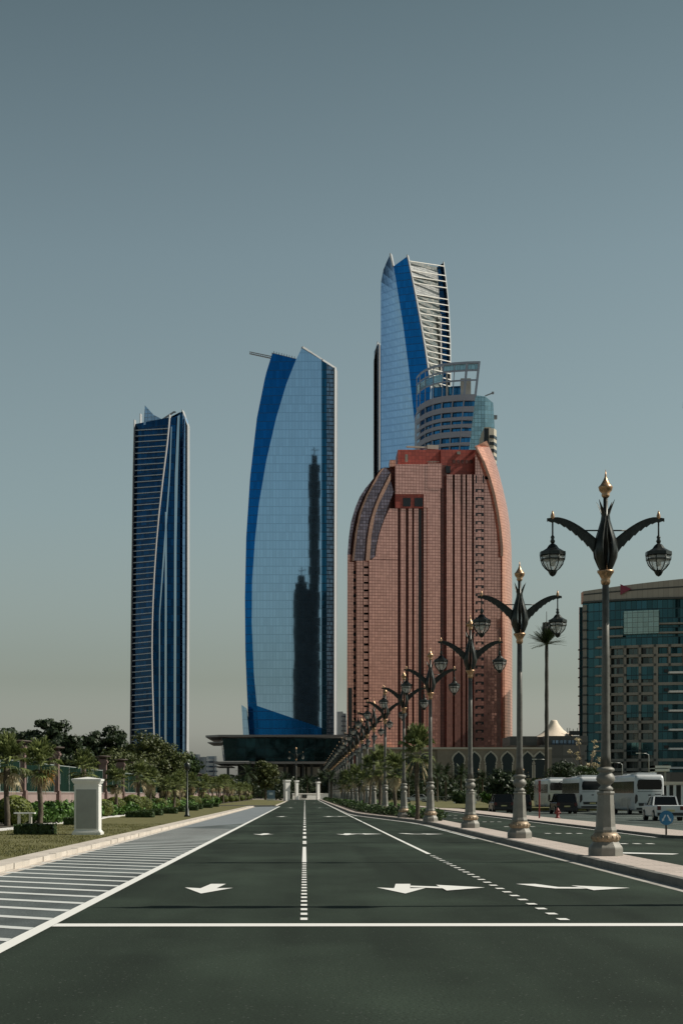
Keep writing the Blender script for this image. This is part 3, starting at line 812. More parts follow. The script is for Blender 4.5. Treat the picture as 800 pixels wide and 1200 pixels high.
b.box(-.04,.04,.45,14.55,3.56,3.62); b.box(-.04,.04,.45,14.55,1.60,1.65)
b.build('posts', M['fence_metal'], r)
b = MB()
for q in range(3):
    yb = 2.6+q*4.8
    b.box(.025,.05,yb-.06,yb+.06,2.2,3.0); b.box(.025,.05,yb-.11,yb+.11,2.5,2.6)
b.build('ornament', M['fence_metal'], r)
bk = kidtree(bay)
i = 0; d = 95
while d < 440:
    lb = 'pink stone fence pillar with round dark cap, %s from the left edge' % nth(i+1)
    lb2 = 'green screened fence bay on pink plinth, %s from the left edge' % nth(i+1)
    if i == 0: pil.location = (FX,d,.1); pil['label'] = lb; bay.location = (FX,d,.1); bay['label'] = lb2
    else:
        dup(pil, pk, (FX,d,.1), 0, 1, lb)
        if d < 425: dup(bay, bk, (FX,d,.1), 0, 1, lb2)
    i += 1; d += 15

# ------------------------------------------------------------------ palms and shrubs left
fp = [make_fan_palm(2.55, 3), make_fan_palm(2.2, 11, L=1.15), make_fan_palm(2.8, 21, L=1.35)]
fk = [kidtree(p) for p in fp]; used = [False]*3
def put_palm(v, x, y, z, rz, s, lb, grp):
    if not used[v]:
        used[v] = True; o = fp[v]; o.location = (x,y,z); o.rotation_euler = (0,0,rz); o.scale = (s,)*3; o['label'] = lb
    else: o = dup(fp[v], fk[v], (x,y,z), rz, s, lb)
    o['group'] = grp; q_ = .82 if 'left bed' in lb else .66; o.scale = (s*q_, s*q_, s*1.02); return o
random.seed(77)
LP = [(-13.6,78,0,1.08),(-13.0,84,0,1.08),(-13.1,101,2,1.0),(-12.9,117,1,1.02),(-13.0,134,2,.98),(-13.2,146,0,1.0)]
d = 157
while d < 415: LP.append((-13.0+random.uniform(-.4,.4), d, random.randrange(3), random.uniform(.9,1.12))); d += random.uniform(8.5,11.5)
for i, (x, y, v, s) in enumerate(LP):
    if 203 < y < 218: continue
    put_palm(v, x, y, .11, random.uniform(0,6.28), s, 'short fan palm in the left bed, %s from the left edge' % nth(i+1), 'fan palms in the left bed')
# orange dying leaves on the second palm
random.seed(4)
for k_ in range(1):
    par = [o for o in bpy.data.objects if o.parent is None and o.get('label','').startswith('short fan palm in the left bed, second')][0]
    g = MB()
    for i in range(6):
        a = random.uniform(-.9,.5); el = random.uniform(-.75,.0)
        d_ = Vector((math.cos(a)*math.cos(el), math.sin(a)*math.cos(el), math.sin(el)))
        fan_leaf(g, Vector((0,0,2.5)), Matrix.Rotation(-par.rotation_euler.z, 3, 'Z') @ d_, 1.1)
    g.build('yellow_fronds', M['leaf_orange'], par)

def simple_plant(name, mb, m, cat, grp, core=None):
    r = thing(name, 'x', cat, group=grp)
    mb.build('leaves', m, r)
    if core: core.build('branches', M['bark'], r)
    return r
random.seed(31)
def ball_mb(R, n, s, sq=.82):
    b = MB()
    v = []; 
    for i in range(n):
        d = rv().normalized(); 
        if d.z < -.75: continue
        rr = R*(1+.05*math.sin(d.x*9+d.y*7)*math.cos(d.z*8)) * random.uniform(.93,1.03)
        leaf(b, Vector((d.x*rr, d.y*rr, R*sq + d.z*rr*sq)), s*random.uniform(.7,1.2), d)
    b.lathe([(R*.35,.02),(R*.75,R*.3),(R*.9,R*sq),(R*.75,R*1.35*sq/.82*.95),(R*.35,R*1.72*sq/.82*.95),(.02,R*1.8*sq/.82*.95)], 14)
    return b
def stems(n, h, r):
    b = MB()
    for i in range(n):
        a = random.uniform(0,6.28); b.tube([(0,0,-.05),(math.cos(a)*r*.4,math.sin(a)*r*.4,h*.5),(math.cos(a)*r,math.sin(a)*r,h)], [.03,.02,.008], 5)
    return b
balls = simple_plant('ball_shrub', ball_mb(.85, 3200, .085), M['leaf_ball'], 'shrub', 'clipped ball shrubs in the left bed', stems(5,.7,.4))
blk = kidtree(balls)
def bush_mb(seed, R=.9, h=.9):
    random.seed(seed); b = MB()
    for k_ in range(26):
        a = random.uniform(0,6.28); rr = R*random.random()**.5
        c = Vector((math.cos(a)*rr, math.sin(a)*rr, random.uniform(.15,h*(1-.35*rr/R))))
        clump(b, c, .32, 34, .16)
    return b
bushes = [simple_plant('leafy_bush', bush_mb(s_), M['leaf_bright'], 'bush', 'bright leafy bushes in the left bed', stems(7,.8,.6)) for s_ in (1,2)]
bsk = [kidtree(x) for x in bushes]
def low_hedge_mb(L, w_, h, n, s=.09):
    b = MB()
    b.box(-w_/2+.07,w_/2-.07,-L/2+.07,L/2-.07,0,h-.07)
    for _ in range(n):
        f_ = random.random(); x = random.uniform(-w_/2,w_/2); y = random.uniform(-L/2,L/2); z = random.uniform(0,h)
        if f_ < .5: z = h; nn = Vector((0,0,1))
        elif f_ < .7: y = -L/2*random.choice((-1,1)); nn = Vector((0,math.copysign(1,y),0))
        else: x = w_/2*random.choice((-1,1)); nn = Vector((math.copysign(1,x),0,0))
        leaf(b, Vector((x,y,z))+rv()*.04, s*random.uniform(.7,1.3), nn)
    return b
hedge = simple_plant('clipped_hedge', low_hedge_mb(1.7,1.6,.34,2600), M['leaf_mid'], 'hedge', 'low clipped hedges on the left lawn', stems(5,.3,.5))
hk = kidtree(hedge)
def place(proto, kids, i, x, y, z, rz, s, lb):
    if i == 0:
        proto.location = (x,y,z); proto.rotation_euler = (0,0,rz); proto.scale = (s,)*3 if not isinstance(s,tuple) else s; proto['label'] = lb; return proto
    return dup(proto, kids, (x,y,z), rz, s, lb)
random.seed(9)
BL = [(-13.5,79.5,1.0),(-12.95,110,.80),(-13.1,118,.9),(-13.0,129,1.0)]
d = 140
while d < 405: BL.append((-13.2+random.uniform(-.5,.5), d, random.uniform(.75,1.1))); d += random.uniform(11,19)
for i, (x,y,s) in enumerate(BL):
    place(balls, blk, i, x, y, .1, random.uniform(0,6), s, 'clipped ball shrub in the left bed, %s from the camera' % nth(i+1))
BS = []
d = 72
while d < 405:
    if not 204 < d < 217 and not 75 < d < 82: BS.append((random.choice((-12.95,-13.3,-13.9))+random.uniform(-.25,.3), d, random.uniform(.8,1.15)))
    if d < 200: BS.append((-15.4+random.uniform(-.4,.4), d+2, random.uniform(.9,1.3)))
    d += 4.6 if d < 200 else 9
for i, (x,y,s) in enumerate(BS[:59]):
    v = i % 2; lb = 'bright green leafy bush in the left bed, %s from the camera' % nth(i+1)
    place(bushes[v], bsk[v], i//2, x, y, .1, random.uniform(0,6), s, lb)
HD = [(-9.85,62.5,.8,.9),(-10.9,81.0,.55,.7),(-9.55,75,.36,.8),(-10.3,107,1.0,1.1),(-10.6,117,1.0,1.2),(-10.4,127,1.1,1.0),(-10.6,139,1,1),(-10.2,150,1,1),(-10.6,163,1,1),(-10.4,177,1,1.1),(-10.5,192,1,1)]
for i, (x,y,s,sy) in enumerate(HD):
    place(hedge, hk, i, x, y, .1, 0, (s*1.0, sy, 1.0), 'low dark clipped hedge block on the left lawn, %s from the camera' % nth(i+1))
c_ = Vector((-12.2, 74.5, .1))
r = thing('garden_bench', 'small white-topped slab seat among the bushes at the left edge', 'bench', c_)
b = MB(); b.box(-.45,.45,-.2,.2,.62,.68); b.build('seat', M['white_paint'], r)
b = MB(); b.box(-.3,-.2,-.12,.12,0,.62); b.box(.2,.3,-.12,.12,0,.62); b.build('support', M['concrete'], r)

random.seed(404); b = MB()
for q in range(26000):
    y = 34 + 50*random.random()**1.6; x = random.uniform(-12.2, -6.8)
    if math.sin(x*1.7+y*.6)+math.sin(y*1.1-x*.8) < random.uniform(-2.2,.6): continue
    h_ = random.uniform(.025,.06); a = random.uniform(0,PI); dx, dy = math.cos(a)*.012, math.sin(a)*.012
    b.poly([(x-dx,y-dy,.108),(x+dx,y+dy,.108),(x+random.uniform(-.03,.03),y+random.uniform(-.03,.03),.108+h_)], uv=[(0,0)]*3)
tag(b.build('grass', M['grass_blade']), 'short tufted grass standing on the left lawn', 'grass', None, 'stuff')
# big trees behind the fence
def tree_thing(name, cat, label, x, y, t, f, leafm, z=0.0, grp=None, s=1.0, rz=0):
    r = thing(name, label, cat, (x,y,z), rz, grp); r.scale = (s,)*3
    t.build('trunk', M['bark'], r); f.build('crown', M[leafm], r); return r
def TW(x, ytop, Y): p = W(x, ytop, Y); return p.x, p.z
TG = 'trees behind the left fence'
trees = [
 ('spreading_tree','dark tree with crown cut by the left edge, behind the fence', 4, 852, 205, (5.0,4.5,5.0),'leaf_dark'),
 ('spreading_tree','tallest dark tree behind the fence, above the left fan palms', 53, 841, 200, (4.1,4.0,5.6),'leaf_dark'),
 ('spreading_tree','small dark tree between the tallest dark tree and the left edge', 27, 853, 215, (3.2,3.2,4.6),'leaf_dark'),
 ('spreading_tree','dark tree shoulder on the right of the tallest dark tree', 78, 861, 190, (2.6,3,4.2),'leaf_dark'),
 ('spreading_tree','dark pointed tree just left of the banded tower foot', 128, 852, 235, (3.6,3.6,6.4),'leaf_dark'),
 ('spreading_tree','small dark tree left of the dark pointed tree', 108, 862, 235, (2.4,3,5),'leaf_dark'),
 ('spreading_tree','broad olive tree in front of the banded tower foot', 172, 863, 215, (4.9,4,4.6),'leaf_olive'),
 ('spreading_tree','dark rounded tree at the right foot of the banded tower', 207, 877, 225, (2.9,3,3.6),'leaf_mid'),
 ('spreading_tree','lower olive tree in front of the dark pointed tree', 145, 882, 195, (3.2,3,3.3),'leaf_olive'),
]
for i, (nm, lb, px, py, Y, R, lm) in enumerate(trees):
    x, z = TW(px, py, Y)
    olive = lm == 'leaf_olive'
    t, f = broadleaf(nm, z, R, -.85, None, lm, 100+i, s=.22 if olive else .34, ncl=230 if olive else 190, nl=210 if olive else 120, cr=1.35 if olive else max(.9,R[0]*.27), shell=.2)
    tree_thing(nm, 'tree', lb, x, Y, t, f, lm, grp=TG)
# row of trees at the road end / podium
x, z = TW(311, 890, 410)
t, f = broadleaf('round_tree', z, (3.2,3,3.6), -.9, None, '', 201, s=.35, ncl=110, nl=50)
tree_thing('round_tree','tree','round olive tree beside the notice board at the road end', x, 410, t, f, 'leaf_olive')
dp = [make_date_palm(5.2, 41, 2.6), make_date_palm(6.2, 42, 3.2)]; dk = [kidtree(p) for p in dp]
DP = [(290,405,1,1.0),(334,440,0,1.0),(360,440,0,.9),(376,445,1,.9),(385,450,0,1.1),(388,300,0,.8),(398,300,0,.75),(405,260,0,.72),(410,240,0,.8),
      (500,300,0,.95),(512,310,1,.8),(522,320,0,1.0),(540,320,1,.8),(548,330,0,.9),(565,330,0,.85),(584,325,0,.9),(600,325,1,.7),(478,330,0,1.0),(462,340,1,.8),(446,345,0,1.0)]
dl = ['date palm with arching fronds beside the round olive tree', 'dark date palm by the leftmost white gate pillar']
for i, (px, Y, v, s) in enumerate(DP):
    lb = dl[i] if i < 2 else ('far dark date palm, %s from the left in the row under the podium and arches' % nth(i+1))
    first = not any(DP[j][2] == v for j in range(i))
    x = (px-CX)*Y/F
    o = place(dp[v], dk[v], 0 if first else 1, x, Y, 0, i*1.7, s, lb); o['group'] = 'far date palms'

# median palms and ground cover
for i, (x, y) in enumerate([(6.31,96),(5.9,112),(5.65,128),(5.5,144),(5.55,160),(5.6,176),(5.6,192),(5.6,208),(5.6,224),(5.6,240),(5.6,256)]):
    put_palm((i*2+2) % 3, x, y, .17, i*1.3, 1.30 if i < 3 else 1.15, 'fan palm between the lamp posts of the median, %s from the camera' % nth(i+1), 'fan palms on the median')
random.seed(55); b = MB(); d = 90.5
def med_l(y):
    for (x0,y0),(x1,y1) in zip(ML[:-1], ML[1:]):
        if y0 <= y <= y1: return x0+(x1-x0)*(y-y0)/(y1-y0)
    return 3.6
while d < 400:
    l = med_l(d) + (.75 if d > 100 else .75); rr = 7.5
    for q in range(max(1, int((rr-l)/.42))):
        x = l + .25 + q*.42 + random.uniform(-.1,.1)
        if x > rr: continue
        for c_ in range(1):
            clump(b, Vector((x, d+random.uniform(-.25,.25), random.uniform(.30,.55)+.0)), .34, 26 if d < 180 else 12, .13 if d < 180 else .22, .9)
    d += .5 if d < 180 else 1.0
tag(b.build('ground_cover', M['leaf_mid']), 'low dark green planting filling the median under the lamp posts', 'planting', None, 'stuff')
b = MB(); random.seed(56)
for q in range(140):
    clump(b, Vector((med_l(100)+1.2+random.uniform(-.6,.6) - (0 if q < 70 else 1.3), 98+q*.9, random.uniform(.4,.72))), .4, 14, .2)
tag(b.build('leafy_planting', M['leaf_bright']), 'brighter leafy shrubs mixed through the median planting', 'planting', None, 'stuff')

# tree belt far behind and right-hand trees
random.seed(66); b = MB()
for q in range(520):
    px = random.uniform(225, 470); Y = random.uniform(455, 520); x = (px-CX)*Y/F
    clump(b, Vector((x, Y, random.uniform(.5, 5.8))), 1.5, 26, .6)
for q in range(420):
    px = random.uniform(440, 690); Y = random.uniform(345, 390); x = (px-CX)*Y/F
    clump(b, Vector((x, Y, random.uniform(.5, 4.2))), 1.2, 26, .5)
for q in range(260):
    px = random.uniform(-40, 260); Y = random.uniform(460, 520); x = (px-CX)*Y/F
    clump(b, Vector((x, Y, random.uniform(.5, 6.5))), 1.6, 26, .65)
tag(b.build('distant_trees', M['leaf_dark']), 'mass of dark shrubs and low trees beyond the roads', 'trees', None, 'stuff')
rt = [('round_tree','dense rounded dark tree beyond the side road, left of the first coach', 589, 905, 172, (1.65,1.5,1.35),'leaf_dark'),
      ('spreading_tree','wide dark tree right behind the coaches, left of the tallest lamp', 662, 892, 215, (2.7,2.5,2.1),'leaf_dark'),
      ('spreading_tree','dark tree behind the coaches touching the tallest lamp pole', 688, 898, 222, (2.3,2.4,1.8),'leaf_mid'),
      ('round_tree','low leafy bush beside the white posts on the far lawn', 574, 926, 235, (1.2,1.2,.9),'leaf_bright'),
      ('round_tree','low leafy bush by the leftmost white post on the far lawn', 540, 928, 250, (1.5,1.2,.8),'leaf_mid')]
for i, (nm, lb, px, py, Y, R, lm) in enumerate(rt):
    x, z = TW(px, py, Y)
    t, f = broadleaf(nm, z, R, -.9, None, lm, 300+i, s=.2, ncl=90, nl=60, cr=R[0]*.33, shell=.3, tr=.14)
    tree_thing(nm, 'tree' if z > 3 else 'bush', lb, x, Y, t, f, lm)
# sparse blossom tree near x 690
x, z = TW(686, 866, 240)
random.seed(333); t = MB(); f = MB()
t.tube([(0,0,-.3),(.1,0,4.2)], [.16,.1], 8)
for i in range(16):
    a = random.uniform(0,6.28); e_ = Vector((math.cos(a)*random.uniform(.8,2.4), math.sin(a)*1.5, random.uniform(5.2,z)))
    t.tube([(.1,0,4.1), (e_.x*.4, e_.y*.4, 5.0), e_], [.07,.05,.02], 5); clump(f, e_, .45, 26, .16)
tree_thing('bare_tree','tree','thin sparse tree with pale twigs against the curved hotel block', x, 240, t, f, 'leaf_dry')
# ------------------------------------------------------------------ towers
def interp(pl, y):
    """pl: [(y,x)...] increasing y"""
    if y <= pl[0][0]: return pl[0][1]
    for (y0,x0),(y1,x1) in zip(pl[:-1], pl[1:]):
        if y <= y1: return x0 + (x1-x0)*(y-y0)/(y1-y0)
    return pl[-1][1]
def strip(mb, L, R, YL, YR, ytL, ytR, ybL, ybR, n=40, nx=1, m=0, bow=0.0):
    """wall between two edge curves (photo y -> x), left at distance YL, right at YR, bow m bulges to the camera"""
    rows = []
    for i in range(n+1):
        t = i/n; yl = ytL+(ybL-ytL)*t; yr = ytR+(ybR-ytR)*t
        a = W(interp(L, yl), yl, YL); c = W(interp(R, yr), yr, YR)
        row = []
        for j in range(nx+1):
            s_ = j/nx; p = a.lerp(c, s_); p.y -= bow*math.sin(PI*s_); row.append(p)
        rows.append(row)
    for i in range(n):
        for j in range(nx):
            q = [rows[i][j], rows[i+1][j], rows[i+1][j+1], rows[i][j+1]]
            mb.poly(q, uv=[(p.x*math.hypot(1,(YR-YL)/max(.1,abs((rows[i][-1]-rows[i][0]).x))) if False else p.x, p.z) for p in q], m=m)
def back_shell(mb, outline, D, m=0, zbase=0.0):
    """outline: world points round the silhouette (clockwise from bottom-left). sides + back"""
    n = len(outline)
    bk_ = [Vector((p.x*(p.y+D)/p.y, p.y+D, p.z)) for p in outline]
    for i in range(n):
        j = (i+1) % n
        mb.poly([outline[i], outline[j], bk_[j], bk_[i]], m=m)
    mb.poly(bk_[::-1], m=m)
def fin(mb, pl, Y, y0, y1, w_, dep, n=24, m=0):
    """cladding strip following an edge curve"""
    for i in range(n):
        ya = y0+(y1-y0)*i/n; yb = y0+(y1-y0)*(i+1)/n
        a = W(interp(pl, ya), ya, Y); c = W(interp(pl, yb), yb, Y)
        v = []
        for p in (a, c):
            v += [(p.x-w_/2,p.y-dep/2,p.z),(p.x-w_*.2,p.y-dep/2,p.z),(p.x+w_/2,p.y+dep/2,p.z),(p.x-w_/2,p.y+dep/2,p.z)]
        fs = [(0,4,5,1),(1,5,6,2),(2,6,7,3),(3,7,4,0)]
        if i == 0: fs.append((0,1,2,3))
        if i == n-1: fs.append((7,6,5,4))
        mb.mesh(v, fs, m)

# --- tower A: banded slim tower at the left
Y0 = 900.0
r = thing('skyscraper', 'slim dark blue tower with white horizontal ledges, leftmost of the skyscrapers', 'skyscraper', ((187-CX)*Y0/F, Y0, -.3))
LA = [(480,158.5),(560,156.8),(700,155),(870,153.5)]
FA = [(488,199.5),(520,196.5),(560,191.5),(600,187),(640,183.5),(680,181),(720,179.3),(760,178.6),(800,179.2),(840,180.4),(935,183)]
b = MB(); strip(b, LA, FA, Y0+14, Y0, 497, 489, 932, 932, 50); part(b, 'banded_wall', M['t_navy'], r)
b = MB(); k_ = 0
yq = 502.0
while yq < 925:
    xr_ = interp(FA, yq); yl = HY-(HY-yq)*Y0/(Y0+14)*1.0
    P = W(interp(LA, yq)+1.2, yq+2.4, Y0+13.2); Q = W(xr_, yq, Y0-.6)
    b.beam(P, Q, .8, .42); yq += 6.75
part(b, 'ledges', M['t_ledge'], r)
b = MB(); fin(b, FA, Y0-1.2, 486, 932, 1.0, 2.4); fin(b, LA, Y0+13, 492, 932, 1.0, 2); fin(b, [(485,165.2),(500,165.2)], Y0+16, 485, 499, 1.0, 2)
part(b, 'edge_fin', M['t_fin'], r)
b = MB(); strip(b, FA, [(480,208.5),(932,208.5)], Y0-.8, Y0+.4, 490, 487, 932, 932, 40, 3); part(b, 'glass_wall', M['t_navy2'], r)
b = MB(); strip(b, [(480,201.5),(560,198),(640,192),(720,186.5),(932,186.5)], [(480,202.5),(560,199.6),(640,193.8),(720,187.8),(932,187.8)], Y0-2.5, Y0-2.5, 500, 500, 905, 905, 30); part(b, 'reflection_strip', M['t_reflection'], r)  # bright reflections modelled as strips set before the glass
b = MB(); strip(b, [(480,208.5),(560,205.0),(640,204.2),(932,203.5)], [(480,211.0),(560,208.6),(640,207.0),(932,206.3)], Y0-1.8, Y0-1.8, 488, 486, 900, 900, 30); part(b, 'reflection_strip', M['t_reflection'], r)
b = MB(); strip(b, [(480,194),(932,192.6)], [(480,196),(932,195.2)], Y0-2, Y0-2, 600, 600, 908, 908, 20); part(b, 'reflection_strip', M['t_reflection'], r)
b = MB(); strip(b, [(480,208.5),(932,208.5)], [(480,214),(932,213.5)], Y0+.4, Y0+.9, 486, 481.5, 932, 932, 30, 2, bow=.25); part(b, 'curved_glass', M['t_navy'], r)
b = MB(); strip(b, [(480,214.2),(932,213.8)], [(480,220.5),(932,219)], Y0+1, Y0+2, 484, 494, 932, 932, 30, 2, bow=1); part(b, 'side_wall', M['t_light2'], r)
b = MB(); fin(b, [(481,214.3),(487,217.5),(496,220.8),(700,220.6),(932,219.6)], Y0+2, 481, 932, 1.2, 4); part(b, 'curved_fin', M['t_fin'], r)
b = MB(); p = [W(170,475,Y0+10), W(168.5,498,Y0+10), W(191,496,Y0+6), W(190.5,491.5,Y0+6), W(180,486,Y0+8)]
b.poly(p[::1]); b.poly([q+Vector((0,1,0)) for q in p][::-1]); part(b, 'glass_sail', M['t_glassroof'], r)
b = MB(); b.beam(W(190,492,Y0+5), W(204.5,482.5,Y0+5), .8, .8); b.beam(W(204.5,482.5,Y0+5), W(206,483.5,Y0+5), .8, .8); part(b, 'roof_crane', M['t_finshade'], r)
b = MB()
ol = [W(153.6,932,Y0+14), W(158,497,Y0+14), W(199,489,Y0), W(211,483,Y0+7), W(220,495,Y0+13), W(219,932,Y0+13)]
back_shell(b, ol, 26); part(b, 'rear_wall', M['t_navy'], r)
b = MB(); b.poly([W(157.5,497,Y0+14), W(199,490,Y0+1), W(205.5,495,Y0+7), W(213.5,492,Y0+8), W(219.5,495,Y0+13), W(218,497,Y0+39), W(158,499,Y0+40)]); part(b, 'roof', M['t_finshade'], r)

# --- tower B: sail shaped glass tower
Y0 = 800.0
r = thing('skyscraper', 'broad curved blue and silver glass tower above the dark podium', 'skyscraper', ((340-CX)*Y0/F, Y0, -.3))
LB = [(414,319),(440,311),(490,301),(560,293),(630,288.5),(700,287),(760,287.5),(800,289),(864,292)]
BB = [(405,355),(421,347),(450,335.5),(490,323.5),(540,312),(590,303.5),(630,299),(680,295.5),(730,295),(790,297.5),(827,301),(864,304)]
b = MB(); strip(b, LB, BB, Y0+1.2, Y0, 414, 421, 862, 862, 60, 2); part(b, 'blue_wall', M['t_blue'], r)
R1 = [(400,376.8),(870,376.8)]
b = MB(); n = 46
for i in range(n):         # front: curved light glass, lower edge cut on a diagonal
    pass
strip(b, BB, R1, Y0, Y0, 408, 422, 827, 853, 60, 4); part(b, 'front_wall', M['t_light'], r)
b = MB(); strip(b, [(827,301),(864,304)], R1, Y0, Y0, 827, 853, 863, 863, 6, 4); part(b, 'lower_wall', M['t_blue'], r)
b = MB(); strip(b, R1, [(400,382.5),(870,382.5)], Y0, Y0+.1, 422.5, 425.5, 863, 863, 40); part(b, 'teal_strip', M['t_teal'], r)
b = MB(); strip(b, [(400,382.5),(870,382.5)], [(400,391.5),(870,391)], Y0+.1, Y0+.9, 425.5, 432, 863, 863, 40, 2); part(b, 'side_wall', M['t_greyblue'], r)
b = MB(); fin(b, [(430,392.8),(864,392.0)], Y0+1, 431, 863, 1.2, 2.0); 
for a_, c_ in (((354,407),(377,422)),((377,422),(392.6,432))): b.beam(W(*a_,Y0), W(*c_,Y0+6), 1.4, .9)
part(b, 'edge_fin', M['t_fin'], r)
b = MB(); fin(b, [(433,394.6),(864,393.6)], Y0+8, 434, 863, .9, 3); b.beam(W(319,414,Y0+9), W(346.5,421,Y0+1), .8, .5)
for i in range(9): b.beam(W(321+i*3,414.2+i*.75,Y0+8-i*.9), W(321+i*3,411.6+i*.75,Y0+8-i*.9), .3, .3)
part(b, 'roof_rail', M['t_finshade'], r)
b = MB(); ol = [W(292,863,Y0+1.2)] + [W(interp(LB,y),y,Y0+1.2) for y in range(850,414,-30)] + [W(319,414,Y0+1.2), W(347,421,Y0), W(354.5,407,Y0), W(392,432,Y0+6.5), W(391,863,Y0+6.5)]
back_shell(b, ol, 34); part(b, 'rear_wall', M['t_navy'], r)
b = MB(); P, Q = W(292.5,414.5,Y0+20), W(320,420.5,Y0+20); b.beam(P, Q, .9, .35); b.beam(P+Vector((0,0,.9)), Q+Vector((0,0,1.0)), .5, .3)
for i in range(13): b.beam(P.lerp(Q,i/13), P.lerp(Q,(i+.5)/13)+Vector((0,0,.9)), .2, .2)
part(b, 'crane_arm', M['t_finshade'], r)
b = MB(); b.mesh([W(283,826,Y0-4),W(289,830,Y0-4),W(292,863,Y0-4),W(285,863,Y0-4)]+[W(283,826,Y0-4)+Vector((0,12,0)),W(289,830,Y0-4)+Vector((0,12,0)),W(292,863,Y0-4)+Vector((0,12,0)),W(285,863,Y0-4)+Vector((0,12,0))],
       [(0,3,2,1),(4,5,6,7),(0,1,5,4),(1,2,6,5),(2,3,7,6),(3,0,4,7)]); part(b, 'side_screen', M['t_light'], r)
b = MB(); b.box((292-CX)*.4,(391-CX)*.4, Y0+2, Y0+34, -.3, 1.6+67*.4); part(b, 'tower_base', M['t_navy'], r)

# --- podium under tower B
Yp = 700.0
r = thing('podium_building', 'low dark glass building with wide flat roof slabs under the broad tower', 'building', ((325-CX)*Yp/F, Yp, -.3))
def wx(x, Y): return (x-CX)*Y/F
def wz(y, Y): return EYE+(HY-y)*Y/F
b = MB(); b.prism([(wx(242,Yp),Yp-6),(wx(258,Yp),Yp-14),(wx(405,Yp),Yp-14),(wx(405,Yp),Yp+60),(wx(242,Yp),Yp+60)], wz(864.6,Yp), wz(862.4,Yp))
b.prism([(wx(244,Yp),Yp-4),(wx(262,Yp),Yp-10),(wx(268,Yp),Yp+40),(wx(244,Yp),Yp+40)], wz(871,Yp), wz(870,Yp)); part(b, 'roof_slab', M['p_slab'], r)
b = MB(); strip(b, [(865,260.5),(893,264)], [(865,400),(893,400)], Yp-8, Yp-8, 865, 865, 892, 892, 6, 24)
x0, x1 = wx(260.5,Yp), wx(264,Yp); strip(b, [(865,258),(893,262)], [(865,260.5),(893,264)], Yp+30, Yp-8, 865, 865, 892, 892, 2, 2); part(b, 'glass_wall', M['p_dark'], r)
b = MB(); b.prism([(wx(253,Yp),Yp-10),(wx(405,Yp),Yp-12),(wx(405,Yp),Yp+50),(wx(253,Yp),Yp+50)], wz(895.5,Yp), wz(893,Yp))
b.prism([(wx(253,Yp),Yp-6),(wx(272,Yp),Yp-8),(wx(272,Yp),Yp+30),(wx(253,Yp),Yp+30)], wz(899,Yp), wz(898,Yp))
b.prism([(wx(259,Yp),Yp-2),(wx(272,Yp),Yp-4),(wx(272,Yp),Yp+30),(wx(259,Yp),Yp+30)], wz(909,Yp), wz(907.6,Yp)); part(b, 'lower_slab', M['p_slab'], r)
b = MB(); b.box(wx(278,Yp), wx(405,Yp), Yp+6, Yp+50, -.3, wz(896,Yp)); part(b, 'ground_floor', M['p_under'], r)
b = MB()
for px in (268,334,345,355,365,376,388,398): b.box(wx(px,Yp)-.5, wx(px,Yp)+.5, Yp-6, Yp-5, -.3, wz(896,Yp))
part(b, 'columns', M['p_under'], r)
b = MB()
for px, w_ in ((329,1.6),(334.5,1.4),(350,1.7),(354.5,1.5),(362,1),(371,2.2),(385,1.6),(395,2)): b.box(wx(px,Yp)-w_/1.4, wx(px,Yp)+w_/1.4, Yp+5.5, Yp+6, wz(910,Yp), wz(898.5,Yp))
part(b, 'lobby_window', M['white_panel'], r)

# --- tower C: tallest twisted tower
Y0 = 970.0
r = thing('skyscraper', 'tallest tower with silver and deep blue faces and white striped right side', 'skyscraper', ((485-CX)*Y0/F, Y0, -.3))
LC = [(298,457),(305,453.5),(316,449),(330,446.3),(340,446),(935,446)]
BC = [(298,457.5),(312,461),(340,465.5),(380,472),(430,478.5),(480,484),(520,488),(935,505)]
RC = [(299,477.5),(335,485),(375,492.5),(410,498.5),(440,503),(470,507),(935,530)]
EC = [(307,519.5),(330,522.5),(360,525.5),(400,527.3),(430,527.5),(935,530)]
b = MB(); strip(b, LC, BC, Y0+10, Y0-2, 299, 312, 930, 930, 60, 4); part(b, 'silver_wall', M['t_light2'], r)
b = MB(); strip(b, BC, RC, Y0-2, Y0-6, 312, 300, 930, 930, 60, 2); part(b, 'blue_wall', M['t_blue'], r)
S1 = [(300,511.5),(340,514),(400,517.5),(430,518.0),(935,521)]
b = MB(); strip(b, RC, S1, Y0-5, Y0+12, 306, 313, 930, 930, 60, 2); part(b, 'striped_wall', M['t_blinds'], r)
b = MB(); strip(b, S1, EC, Y0+12, Y0+14, 313, 308, 930, 930, 40); part(b, 'navy_strip', M['t_navy'], r)
b = MB(); yq = 306.0; steps = [4.2]*1
ys = [306,317,324,331.5,345,352,360,367,374.5,382,389,396.5,403.5,411,418,425,432,439,447,454]
for q in ys:
    P = W(interp(RC,q)+.6, q, Y0-6.2); Q = W(interp(EC,q+6)-.5, q+6.0, Y0+11.5); b.beam(P, Q, .7, .42)
part(b, 'ledges', M['t_ledge_white'], r)
b = MB(); strip(b, [(y_,x_+.7) for y_,x_ in RC], S1, Y0-5.6, Y0+11.2, 331, 337, 345, 351, 4, 2); strip(b, [(y_,x_+.7) for y_,x_ in RC], S1, Y0-5.6, Y0+11.2, 311, 317, 324, 330, 4, 2); part(b, 'louvre_panel', M['t_blinds2'], r)
b = MB(); fin(b, RC, Y0-6.5, 299, 560, 1.3, 2.5); fin(b, EC, Y0+13, 307, 560, 1.0, 2.5); fin(b, [(297,457.8),(312,461)], Y0-1, 297.5, 312, 1.6, 3, 4); fin(b, [(366,516),(470,517)], Y0+9, 368, 470, 1.0, 2)
part(b, 'edge_fin', M['t_fin'], r)
